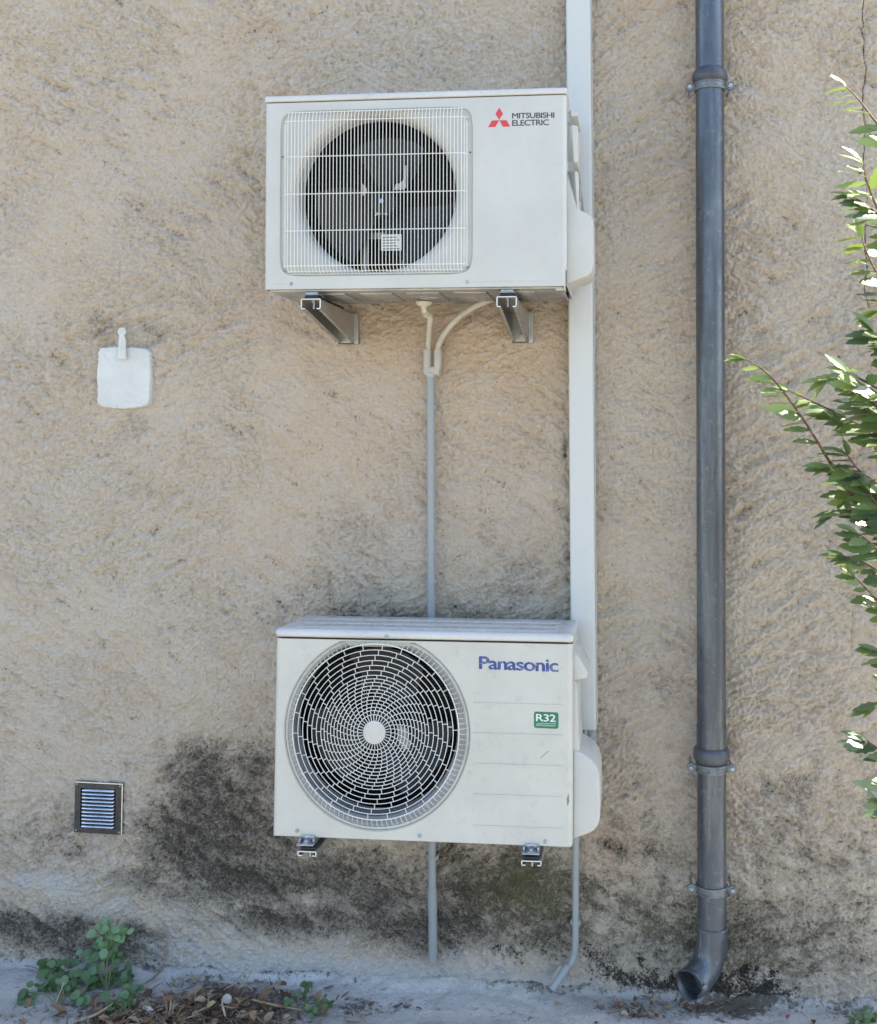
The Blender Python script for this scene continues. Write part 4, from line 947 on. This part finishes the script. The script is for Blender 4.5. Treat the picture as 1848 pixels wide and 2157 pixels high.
# ------------------------------------------------------------------ painted patch + metal tab, vent
def patch():
    a = at(203, 859, -.02); b = at(317, 732, -.02)
    P_ = []; rr_ = random.Random(3)
    pts = [(207, 742), (212, 733), (230, 732), (258, 731), (285, 733), (306, 734), (314, 743), (316, 765), (315, 800), (314, 835), (310, 851), (296, 857), (262, 861), (235, 859), (212, 856), (204, 848), (205, 815), (203, 790), (206, 765)]
    rt = root('painted_plate', (0, 0, a.z), 'square thickly white painted plate stuck on the render', 'cover plate'); o = Vector(rt.location)
    fine = []
    for i in range(len(pts)):
        p, q = pts[i], pts[(i+1) % len(pts)]
        for k in range(5): t = k/5; fine.append((p[0]+(q[0]-p[0])*t+rr_.uniform(-1.3, 1.3), p[1]+(q[1]-p[1])*t+rr_.uniform(-1.3, 1.3)))
    cen = at(260, 796, -.02)
    V = []; F = []; n = len(fine)
    for kk, (k, y) in enumerate(((1.03, .012), (1.02, -.012), (1.0, -.0175), (.975, -.0190), (.93, -.0185), (.86, -.0186), (.5, -.0186), (.02, -.0186))):
        for (px, py) in fine:
            p = at(px, py, -.02); V.append(Vector((cen.x+(p.x-cen.x)*k, y+rr_.uniform(-.0006, .0006)*(1 < kk < 5), cen.z+(p.z-cen.z)*k))-o)
    F = [(i*n+j, i*n+(j+1) % n, (i+1)*n+(j+1) % n, (i+1)*n+j) for i in range(7) for j in range(n)]+[tuple(7*n+j for j in range(n))]
    mb = MB(); mb.add(V, F); mb.build('plate', M['paint'], rt, autos=60)
    mb = MB()
    for (x0_, y0_, x1_, y1_) in ((212, 851, 250, 855), (262, 847, 310, 851), (222, 740, 250, 737)):
        mb = MB(); p, q = at(x0_, y0_, -.0185)-o, at(x1_, y1_, -.0185)-o; mb.tube([p, p.lerp(q, .5)+Vector((0, 0, .002)), q], .0012, 5)
        mb.build('paint_ridge', M['paint'], rt)
    r2 = root('metal_tab', (at(258, 758, -.03).x, 0, at(258, 758, -.03).z), 'narrow white painted metal strap hanging over the top of the square plate', 'strap'); o = Vector(r2.location)
    q = lambda x, y: (lambda v: (v.x-o.x, v.z-o.z))(at(120+x/5.917, 650+y/5.917, -.030))
    P_ = []
    cxx, czz = q(818, 290); rr2 = .0135
    for k in range(13): t = R(-55+k*290/12); P_.append((cxx+rr2*math.cos(t), czz+rr2*math.sin(t)))
    P_ += [q(776, 400), q(772, 560), q(757, 632), q(874, 634), q(868, 560), q(866, 400)]
    mb = MB(); mb.prism(P_, -.036, -.029, .0012, 1); tb = mb.build('strap', M['paint'], r2)
    mb = MB(); c = q(818, 290); mb.lathe((c[0], -.036, c[1]), [(.006, 0), (.0055, -.002), (.003, -.0025), (.0001, -.0012)], 14); mb.tube([(c[0], -.03, c[1]), (c[0], 0, c[1])], .004, 8); mb.build('screw', M['paint'], tb)
    mb = MB()
    for x, y in ((823, 420), (815, 478), (838, 492), (820, 515)): c = q(x, y); mb.lathe((c[0], -.0362, c[1]), [(.0012, 0), (.0001, -.0004)], 8)
    mb.build('rust_spot', M['darkslot'], tb)
patch()
def vent():
    Y = -.018; q = lambda x, y, Y_=Y: at(120+x/8.875, 1600+y/8.875, Y_)
    A, B, C_, D_ = q(340, 410), q(1230, 455), q(1208, 1400), q(303, 1385)
    c = (A+B+C_+D_)/4; w_ = ((B-A).length+(C_-D_).length)/2; h = ((A-D_).length+(B-C_).length)/2
    rt = root('vent_grille', c, 'small dark metal wall vent with bright louvre slats near the ground', 'vent', None, (R(1), math.atan2(-(B.z-A.z), B.x-A.x)*1.0, 0))
    mb = MB(); hw, hh = w_/2, h/2; iw, ih = hw*.735, hh*.775
    outer = [(-hw, -hh), (hw, -hh), (hw, hh), (-hw, hh)]; inner = [(-iw, -ih), (iw, -ih), (iw, ih), (-iw, ih)]
    bz = .0035
    L = [[(x, .012, z) for x, z in outer], [(x, bz, z) for x, z in outer], [(x*(1-bz/hw), 0, z*(1-bz/hh)) for x, z in outer], [(x, 0, z) for x, z in inner], [(x, .008, z) for x, z in inner]]
    for a, b in zip(L[:-1], L[1:]): loft(mb, a, b)
    fr = mb.build('frame', M['ventframe'], rt, smooth=False)
    mb = MB(); mb.box((-hw+.0005, .0002, hh-.0030), (hw-.0002, .006, hh+.0006), .0008); mb.box((hw-.0030, .0002, -hh), (hw+.0006, .006, hh), .0008); mb.build('bright_edge', M['ventslat'], fr, smooth=False)
    mb = MB(); mb.box((-iw, .010, -ih), (iw, .011, ih)); mb.build('backing', M['dark'], rt, smooth=False)
    n = 11
    for k in range(n):
        z = ih-(k+.5)*2*ih/n; s = ih/n; V = []
        prof = [(.0075, .9), (-.001, .55), (-.0062, .0), (-.0066, -.28), (-.005, -.34)]
        xsn = [-iw*1.0, -iw*.93, -iw*.86, iw*.86, iw*.93, iw*1.0]; kx = [0, .55, 1, 1, .55, 0]
        for xx, kk in zip(xsn, kx): V += [(xx, .0078*(1-kk)+yy*kk, z+s*zz*(.35+.65*kk)) for yy, zz in prof]
        m_ = len(prof); mb = MB(); mb.add(V, [(i*m_+j, (i+1)*m_+j, (i+1)*m_+j+1, i*m_+j+1) for i in range(5) for j in range(m_-1)])
        mb.build('slat', M['ventslat'], rt, autos=60)
    for sx in (-1, 1):
        for sz in (-1, 1): screw(rt, (sx*hw*.90, 0, sz*hh*.90), .0024)
vent()

# ------------------------------------------------------------------ leaves
def leaf_mat(name, top, young, gloss=.35, trans=.35, coat=0.0):
    m, nt, b = new_mat(name); p = geo_pos(nt)
    y = attr(nt, 'young'); f = ramp(nt, noise(nt, 30, 4, .6, p), .3, .7)
    c = mix(nt, f, top, tuple(v*.72 for v in top)); c = mix(nt, y, c, young)
    nt.links.new(c, b.inputs['Base Color']); b.inputs['Roughness'].default_value = gloss; b.inputs['Specular IOR Level'].default_value = .9; b.inputs['Coat Weight'].default_value = coat; b.inputs['Coat Roughness'].default_value = .36
    tr = N(nt, 'ShaderNodeBsdfTranslucent'); tc = mix(nt, .6, c, mix(nt, y, (.16, .30, .03), (.38, .50, .06))); nt.links.new(tc, tr.inputs[0])
    ms = N(nt, 'ShaderNodeMixShader'); ms.inputs[0].default_value = trans
    nt.links.new(b.outputs[0], ms.inputs[1]); nt.links.new(tr.outputs[0], ms.inputs[2]); nt.links.new(ms.outputs[0], nt.nodes['Material Output'].inputs[0])
    return m
M['leaf'] = leaf_mat('glossy_evergreen_leaf', (.070, .120, .088), (.34, .46, .09), .42, .26, 1.0)
M['weedleaf'] = leaf_mat('soft_weed_leaf', (.060, .140, .038), (.27, .44, .22), .55, .25)
M['stem'] = simple('reddish_stem', (.20, .10, .055), .6, 0, .3, 40)
M['bark'] = simple('brown_bark', (.11, .08, .055), .8, 0, .3, 40)
M['weedstem'] = simple('pale_green_stem', (.16, .20, .08), .6, 0, .2, 40)

class Leaves:
    def __init__(s): s.v = []; s.f = []; s.y = []
    def leaf(s, base, d, up, L, Wd, young=0, teeth=.12, curl=.15, fold=.25, n=7, shape=0, rr_=rnd):
        d = Vector(d).normalized(); up = Vector(up); side = d.cross(up).normalized(); up = side.cross(d).normalized()
        i0 = len(s.v)
        tw = rr_.uniform(-.25, .25)
        for k in range(n+1):
            t = k/n
            if shape == 0: wd = math.sin(math.pi*min(1, t*.96+.02)**.85)**.8
            else: wd = math.sin(math.pi*(t*.90+.05))**.6
            wd *= Wd/2*(1+(teeth if k % 2 else -teeth)*(0 < k < n))
            if k in (0, n): wd = .0004
            c = Vector(base)+d*(L*t)-up*(curl*L*t*t)+side*(tw*L*.15*math.sin(t*3))
            for q in (-1, -.5, 0, .5, 1):
                s.v.append(c+side*(q*wd)+up*(fold*abs(q)*wd+.0007*math.sin(t*19+q*3)*abs(q))); s.y.append(young)
        for k in range(n):
            for q in range(4): a = i0+k*5+q; s.f.append((a, a+1, a+6, a+5))
    def build(s, name, m, parent):
        o = mesh_obj(name, s.v, s.f, m, parent, True)
        a = o.data.attributes.new('young', 'FLOAT', 'POINT'); a.data.foreach_set('value', np.array(s.y, dtype=np.float32)); return o

def shrub():
    rb = random.Random(21); base = Vector((1.12, -.62, 0))
    rt = root('evergreen_shrub', base, 'sunlit leafy evergreen shrub reaching in beside the downpipe', 'shrub')
    # (pixels base->tip, depth, leaf spacing, leaf length)
    B = [([(2020, 560), (1900, 330), (1840, 250), (1808, 208), (1782, 182)], -.55, .030, .050, .9),
         ([(2010, 700), (1890, 520), (1845, 430), (1826, 380), (1818, 348)], -.58, .022, .058, .7),
         ([(2030, 820), (1890, 640), (1845, 570), (1822, 520), (1818, 500)], -.56, .022, .056, .5),
         ([(2060, 1400), (1900, 1180), (1790, 1040), (1740, 960), (1700, 895), (1650, 825), (1612, 783), (1572, 758)], -.60, .026, .046, .7),
         ([(2050, 1120), (1900, 960), (1790, 885), (1716, 848), (1660, 822)], -.50, .026, .046, .2),
         ([(2050, 1000), (1930, 880), (1850, 820), (1790, 790), (1745, 800)], -.62, .020, .056, .4),
         ([(2050, 1060), (1920, 960), (1840, 910), (1780, 880), (1742, 868)], -.56, .018, .052, .2),
         ([(2060, 1180), (1930, 1080), (1850, 1020), (1790, 990), (1750, 985)], -.66, .018, .056, .1),
         ([(2050, 1260), (1940, 1170), (1850, 1100), (1790, 1075), (1760, 1080)], -.52, .020, .054, .0),
         ([(2050, 1330), (1940, 1260), (1860, 1210), (1810, 1180), (1780, 1172)], -.58, .020, .050, .1),
         ([(2060, 1400), (1950, 1330), (1880, 1290), (1845, 1260), (1800, 1215)], -.54, .024, .046, .2),
         ([(2040, 900), (1930, 780), (1870, 720), (1840, 700)], -.60, .022, .060, .1),
         ([(2050, 780), (1950, 700), (1880, 650), (1850, 655)], -.52, .022, .056, .4),
         ([(2050, 1500), (1960, 1440), (1890, 1390), (1850, 1370)], -.60, .026, .052, .1),
         ([(2060, 1600), (1960, 1520), (1880, 1480), (1845, 1490)], -.55, .026, .055, .0),
         ([(2070, 1750), (1960, 1660), (1880, 1600), (1840, 1570), (1825, 1560)], -.58, .024, .058, .0),
         ([(2070, 1850), (1960, 1760), (1880, 1690), (1860, 1640)], -.55, .026, .055, .0),
         ([(2060, 1130), (1960, 1000), (1900, 900), (1870, 850)], -.66, .018, .055, .2),
         ([(2060, 1300), (1960, 1180), (1900, 1120), (1860, 1060)], -.62, .018, .055, .0),
         ([(2060, 460), (1960, 400), (1890, 380)], -.55, .030, .052, .6)]
    for k in range(4):      # the body of the shrub beyond the frame
        py = rb.uniform(1100, 2000); B.append(([(2150+rb.uniform(0, 250), py+rb.uniform(60, 200)), (2040+rb.uniform(-30, 180), py+40), (1960+rb.uniform(-20, 250), py-rb.uniform(0, 60))], -.5-rb.uniform(0, .35), .030, .055, .1))
    edge = [(160, 1800), (340, 1800), (500, 1780), (650, 1800), (720, 1815), (780, 1740), (900, 1760), (1080, 1745), (1180, 1775), (1260, 1850), (1350, 1830), (1560, 1815), (1640, 1830), (1760, 1870)]
    for k in range(22):
        py = rb.choice([rb.uniform(720, 1230), rb.uniform(720, 1230), rb.uniform(200, 1760)])
        ex = next((a[1]+(b[1]-a[1])*(py-a[0])/(b[0]-a[0]) for a, b in zip(edge[:-1], edge[1:]) if a[0] <= py <= b[0]), 1850)+rb.uniform(10, 110)
        B.append(([(2060, py+rb.uniform(120, 260)), (1960, py+rb.uniform(70, 130)), (ex+40, py+rb.uniform(25, 50)), (ex, py)], -.46-rb.uniform(0, .26), .022, .052, rb.choice([0, 0, .1, .3])))
    hubs = [Vector((1.10, -.60, .0)), Vector((1.06, -.60, .5)), Vector((1.08, -.58, 1.0)), Vector((1.04, -.58, 1.6)), Vector((1.02, -.56, 2.3))]
    mb = MB(); mb.tube([h-base for h in hubs], [.022, .018, .015, .011, .006], 10)
    mb.tube([hubs[0]-base+Vector((.03, 0, 0)), Vector((1.2, -.7, .7))-base, Vector((1.25, -.8, 1.9))-base], [.018, .013, .006], 8); mb.build('trunk', M['bark'], rt)
    for pts, Y, sp, LL, yg in B:
        P_ = [at(px, py, Y-.02*i*(1 if Y < -.56 else -1)*.4) for i, (px, py) in enumerate(pts)]
        # root the branch on the nearest stem
        h = min((hubs[i].lerp(hubs[i+1], t/6) for i in range(4) for t in range(7)), key=lambda q: (q-P_[0]-Vector((0, 0, -.25))).length)
        P_ = [h, h.lerp(P_[0], .55)+Vector((0, 0, -.03))]+P_
        # smooth
        Q = []
        for i in range(len(P_)-1):
            p0, p1, p2, p3 = P_[max(i-1, 0)], P_[i], P_[i+1], P_[min(i+2, len(P_)-1)]
            for k in range(5):
                t = k/5; Q.append(.5*((2*p1)+(p2-p0)*t+(2*p0-5*p1+4*p2-p3)*t*t+(3*p1-p0-3*p2+p3)*t**3))
        Q.append(P_[-1]); m_ = len(Q)
        mb = MB(); mb.tube([q-base for q in Q], [.0052*(1-i/m_)+.0012 for i in range(m_)], 6); br = mb.build('branch', M['stem'], rt)
        lv = Leaves(); acc = 0; sgn = 1; tot = sum((Q[i+1]-Q[i]).length for i in range(m_-1)); run = 0
        for i in range(10, m_-1):
            s_ = (Q[i+1]-Q[i]).length; acc += s_; run += s_
            while acc > sp*.72:
                acc -= sp*.72; sgn = -sgn; p = Q[i+1]-(Q[i+1]-Q[i]).normalized()*acc
                T = (Q[i+1]-Q[i]).normalized(); tip = i/m_
                vx = (p-Vector(CAMP)); vx = CX+FPX*vx.dot(Vector(CR))/vx.dot(Vector(CF))
                if vx > 1890 and rb.random() < .60: continue
                out = Vector((rb.uniform(-.9, -.2) if sgn > 0 else rb.uniform(-.3, .9), rb.uniform(-.9, .6), rb.uniform(-.25, .15)))
                d_ = (T*.35+out+Vector((-.35, 0, 0))).normalized(); d_.z = d_.z*.5-.06
                upv = Vector((rb.uniform(-.1, .75), rb.uniform(-1.15, .0), 1))
                if rb.random() < .12: upv = Vector((rb.uniform(-.8, .8), -1, rb.uniform(0, .7)))
                L_ = LL*1.50*rb.uniform(.75, 1.15)*(1 if tip < .85 else .8)
                lv.leaf(p-base, d_, upv, L_, L_*rb.uniform(.34, .46), min(1, max(0, (yg+.1)*(tip*1.8-.6)+rb.uniform(-.1, .35))), .13, rb.uniform(.0, .16), rb.uniform(.02, .16), 8, 0, rb)
        T = (Q[-1]-Q[-2]).normalized()
        for k in range(3):
            L_ = LL*1.3*rb.uniform(.6, .95); d_ = T+Vector((rb.uniform(-.7, .5), rb.uniform(-.5, .5), rb.uniform(-.5, .3)))
            lv.leaf(Q[-1]-base, d_, (rb.uniform(-.5, .5), -.6, 1), L_, L_*.36, min(1, yg+.3), .06, .15, .3, 7, 0, rb)
        lv.build('leaves', M['leaf'], br)
shrub()

def weed(name, label, clusters, size, seed, basepx, group=None, young=.2, stemm='weedstem'):
    rb = random.Random(seed); b = at(*basepx, Z=0.0); base = Vector((b.x, min(b.y, -.02), 0))
    rt = root(name, base, label, 'weed', group)
    st_ = MB(); lv = Leaves()
    for (px, py, Y, n, spread, yg) in clusters:
        top = at(px, py, Y); top.z = max(top.z, .02)
        st_.tube([Vector((0, 0, .0)), (top-base)*.5+Vector((rb.uniform(-.01, .01), 0, .015)), top-base], [.0016, .0013, .0009], 5)
        for k in range(int(n*1.5)):
            c = top-base+Vector((rb.gauss(0, spread), rb.gauss(0, spread*.7), rb.gauss(0, spread)))
            if c.z < .012: c.z = .012+abs(rb.gauss(0, .006))
            st_.tube([top-base, c], .0006, 4)
            d_ = Vector((rb.uniform(-1, 1), rb.uniform(-1, -.1), rb.uniform(-.5, .4))); L_ = size*rb.uniform(.7, 1.2)
            lv.leaf(c, d_, (rb.uniform(-.3, .3), -.75, .8), L_, L_*rb.uniform(.75, .95), max(0, min(1, yg+rb.uniform(-.1, .1))), .07, rb.uniform(.05, .35), rb.uniform(.05, .25), 7, 1, rb)
    st_.build('stem', M[stemm], rt); lv.build('leaves', M['weedleaf'], rt)
weed('bramble_weed', 'leafy weed climbing the wall foot with pale green leaves at its top', [(250, 1965, -.05, 6, .018, .85), (215, 1972, -.05, 4, .014, .7), (228, 1940, -.045, 2, .006, .6), (235, 2000, -.07, 6, .020, .55), (205, 2010, -.07, 6, .018, .35), (195, 2048, -.10, 6, .018, .3), (250, 2020, -.06, 5, .015, .25), (215, 2075, -.12, 7, .02, .12), (245, 2060, -.10, 6, .02, .1), (185, 2005, -.07, 3, .012, .5), (265, 2090, -.13, 3, .015, .1)], .027, 5, (225, 2090), 'weeds along the foot of the wall')
weed('bramble_weed', 'low dark green bramble with rounded leaves nearest the corner of the path', [(108, 2030, -.10, 6, .016, .1), (125, 2055, -.11, 7, .02, .1), (150, 2065, -.12, 7, .02, .12), (110, 2085, -.13, 6, .02, .1), (130, 2100, -.15, 6, .02, .15), (100, 2115, -.17, 5, .018, .15), (145, 2120, -.18, 5, .018, .35), (165, 2100, -.15, 4, .02, .2), (60, 2140, -.22, 5, .015, .1), (160, 2148, -.24, 5, .016, .3), (128, 2022, -.09, 3, .01, .12)], .030, 6, (125, 2120), 'weeds along the foot of the wall')
weed('bramble_weed', 'small veined weed pushing through the dry leaves', [(278, 2135, -.22, 5, .014, .35), (272, 2110, -.18, 4, .010, .15), (240, 2148, -.25, 4, .013, .05), (285, 2100, -.16, 2, .008, .1)], .028, 8, (272, 2140), 'weeds along the foot of the wall')
weed('bramble_weed', 'thin dark sprig of weed at the end of the leaf pile', [(610, 2130, -.2, 4, .010, .2), (640, 2105, -.16, 4, .010, .05), (680, 2125, -.18, 5, .012, .05), (660, 2148, -.23, 4, .010, .4), (645, 2080, -.1, 3, .008, .1), (690, 2140, -.2, 3, .010, .05)], .018, 9, (650, 2140), 'weeds along the foot of the wall')
weed('bramble_weed', 'low weed on the path below the shrub', [(1800, 2150, -.16, 5, .012, .05), (1830, 2140, -.14, 5, .012, .1), (1825, 2155, -.18, 4, .012, .1), (1780, 2160, -.18, 3, .012, .1)], .022, 10, (1815, 2156), 'weeds along the foot of the wall')

# ------------------------------------------------------------------ dry leaves and sticks
def litter_mat():
    m, nt, b = new_mat('dry_leaves'); y = attr(nt, 'young'); p = geo_pos(nt)
    c = mix(nt, ramp(nt, y, 0, .5), (.10, .055, .032), (.26, .16, .09)); c = mix(nt, ramp(nt, y, .5, 1.0), c, (.44, .37, .26))
    c = mix(nt, ramp(nt, noise(nt, 120, 5, .7, p), .5, .7, 0, .5), c, (.09, .06, .04))
    nt.links.new(c, b.inputs['Base Color']); b.inputs['Roughness'].default_value = .75; return m
M['litter'] = litter_mat(); rl = random.Random(44)
lt = Leaves()
for k in range(1150):
    z_ = rl.random()
    if z_ < .55: px, py, s = rl.gauss(490, 100), rl.gauss(2122, 32), rl.choice([1, .7, .5])
    elif z_ < .85: px, py, s = rl.gauss(310, 90), rl.gauss(2140, 24), 1
    elif z_ < .92: px, py, s = rl.gauss(1330, 45), rl.gauss(2125, 12), .55
    elif z_ < .97: px, py, s = rl.gauss(1500, 60), rl.gauss(2115, 12), .5
    else: px, py, s = rl.uniform(0, 1848), rl.uniform(2060, 2170), .55
    if py < 2055 and px > 250: py = 2055+rl.random()*60
    p = at(px, py, Z=.01)
    if p.y > -.03: p.y = -.03-rl.random()*.03
    if p.y < -.5: continue
    pile = math.exp(-((px-480)/130)**2-((py-2125)/40)**2) if z_ < .85 else 0
    p.z = gh(p.x, p.y)+.004+rl.random()*.018*pile+.002
    a = rl.uniform(0, 6.28); L_ = rl.uniform(.014, .052)*s; thin = rl.random() < .68
    lt.leaf(p, (math.cos(a), math.sin(a), rl.uniform(-.15, .35)), (rl.uniform(-.9, .9), rl.uniform(-.9, .5), 1), L_*(1.3 if thin else .9), L_*(.16 if thin else .55), rl.random()**1.2, .1, rl.uniform(-.4, .5), rl.uniform(-.3, .7), 5, 0, rl)
ll = lt.build('leaf_litter', M['litter'], None); tag(ll, 'brown dry leaves heaped and scattered on the path', None, None, 'stuff')

def bent_strip(name, label, cat, pts, wd, tone, group=None, thick=.0012):
    P_ = [at(px, py, Z=z) for px, py, z in pts]
    for p in P_:
        if p.y > -.028: p.y = -.028
    rt_m = MB(); n = 6; Q = []
    for i in range(len(P_)-1):
        for k in range(n): Q.append(P_[i].lerp(P_[i+1], k/n))
    Q.append(P_[-1]); m_ = len(Q); V = []
    for i, q in enumerate(Q):
        T = (Q[min(i+1, m_-1)]-Q[max(i-1, 0)]).normalized(); S_ = T.cross(Vector((0, -.5, 1))).normalized(); U_ = S_.cross(T)
        w_ = wd*(.45+.55*math.sin(math.pi*(i+.6)/(m_+.2)))*(1+.12*math.sin(i*2.1))
        for a, b in ((-1, 0), (-.5, .45), (0, .6), (.5, .45), (1, 0)): V.append(q+S_*a*w_/2+U_*b*w_*.35)
    o = mesh_obj(name, V, [(i*5+j, i*5+j+1, (i+1)*5+j+1, (i+1)*5+j) for i in range(m_-1) for j in range(4)], simple('dry_'+name, tone, .75, 0, .25, 60, grime=.3), None, True)
    so = o.modifiers.new('s', 'SOLIDIFY'); so.thickness = thick
    return tag(o, label, cat, group)
G1 = 'dry sticks and bark on the path'
bent_strip('bark_strip', 'long curled pale brown strip of bark leaning by the climbing weed', 'bark', [(346, 2028, .035), (342, 2042, .02), (322, 2062, .012), (295, 2078, .01)], .011, (.30, .22, .16), G1)
bent_strip('bark_strip', 'short tan piece of bark beside the dark weeds', 'bark', [(278, 2088, .01), (292, 2084, .014), (306, 2083, .01)], .010, (.36, .21, .12), G1)
bent_strip('dry_stick', 'straight straw coloured stick lying on the end of the leaf pile', 'stick', [(530, 2105, .03), (580, 2117, .022), (652, 2130, .008)], .008, (.40, .32, .20), G1)
bent_strip('dry_stick', 'bent pale twig forming an arch over the leaf pile', 'stick', [(470, 2086, .018), (490, 2074, .035), (506, 2064, .05), (520, 2074, .04), (532, 2084, .03)], .0045, (.42, .35, .25), G1)
bent_strip('dry_stick', 'broad torn piece of dead reed at the back of the leaf pile', 'stick', [(560, 2084, .02), (590, 2070, .035), (588, 2058, .045)], .009, (.34, .27, .19), G1)
bent_strip('dry_stick', 'bundle of straw lying in front of the downpipe mouth', 'stick', [(1345, 2092, .006), (1375, 2104, .008), (1412, 2128, .006)], .006, (.30, .23, .15), G1)
bent_strip('dry_stick', 'pale stick slanting through the leaves by the small veined weed', 'stick', [(168, 2150, .01), (205, 2135, .02), (240, 2113, .02)], .010, (.42, .34, .24), G1)
bent_strip('dry_stick', 'thin pale twig crossing the dark bramble', 'stick', [(95, 2157, .004), (118, 2112, .03), (135, 2070, .07), (138, 2058, .09)], .0032, (.40, .38, .30), G1)
bent_strip('bark_strip', 'grey curled strip on the path near the bramble top', 'bark', [(52, 2034, .012), (70, 2040, .014), (88, 2046, .008)], .009, (.36, .33, .29), G1)
G2 = 'single fallen leaves on the path'
def dry_leaf(label, px, py, ang, L_, Wd, tone, seed, z=.014, upv=(0, -.7, 1)):
    r_ = random.Random(seed); lv = Leaves(); p = at(px, py, Z=z)
    if p.y > -.03: p.y = -.03
    base = p; lv.leaf((0, 0, 0), (math.cos(R(ang)), -.3, math.sin(R(ang))), upv, L_, Wd, 0, .08, .2, .35, 7, 1, r_)
    o = lv.build('dry_leaf', simple('fallen_leaf', tone, .7, 0, .25, 60, grime=.25), None); o.location = base
    so = o.modifiers.new('s', 'SOLIDIFY'); so.thickness = .0006
    tag(o, label, 'leaf', G2)
dry_leaf('rusty brown fallen leaf standing on the bare concrete by the bramble', 56, 2124, 65, .036, .022, (.30, .14, .08), 1)
dry_leaf('pale cream star shaped dead leaf in the middle of the pile', 470, 2098, -20, .030, .026, (.50, .46, .38), 2, .04)
dry_leaf('yellowish crumpled leaf on the pile', 436, 2120, 40, .032, .016, (.46, .38, .17), 3, .03)
dry_leaf('round tan leaf at the bottom edge of the pile', 532, 2150, 75, .032, .026, (.42, .28, .18), 4, .012)
dry_leaf('small orange leaf on the chalky concrete below the kinked drain', 1168, 2112, 10, .016, .009, (.46, .27, .12), 5, .005)
dry_leaf('dark grey green leaf on the concrete beside the climbing weed', 268, 2058, 20, .026, .018, (.07, .11, .09), 6, .01)
dry_leaf('reddish scrap of leaf on the bare path before the shrub', 1656, 2145, 60, .015, .010, (.30, .12, .09), 7, .005)
dry_leaf('reddish brown shred in the leaf scatter between the drain and the downpipe', 1295, 2120, 50, .026, .010, (.24, .10, .07), 8, .01)
dry_leaf('white bleached leaf lying across the front of the pile', 300, 2122, 5, .036, .012, (.50, .47, .43), 9, .015)
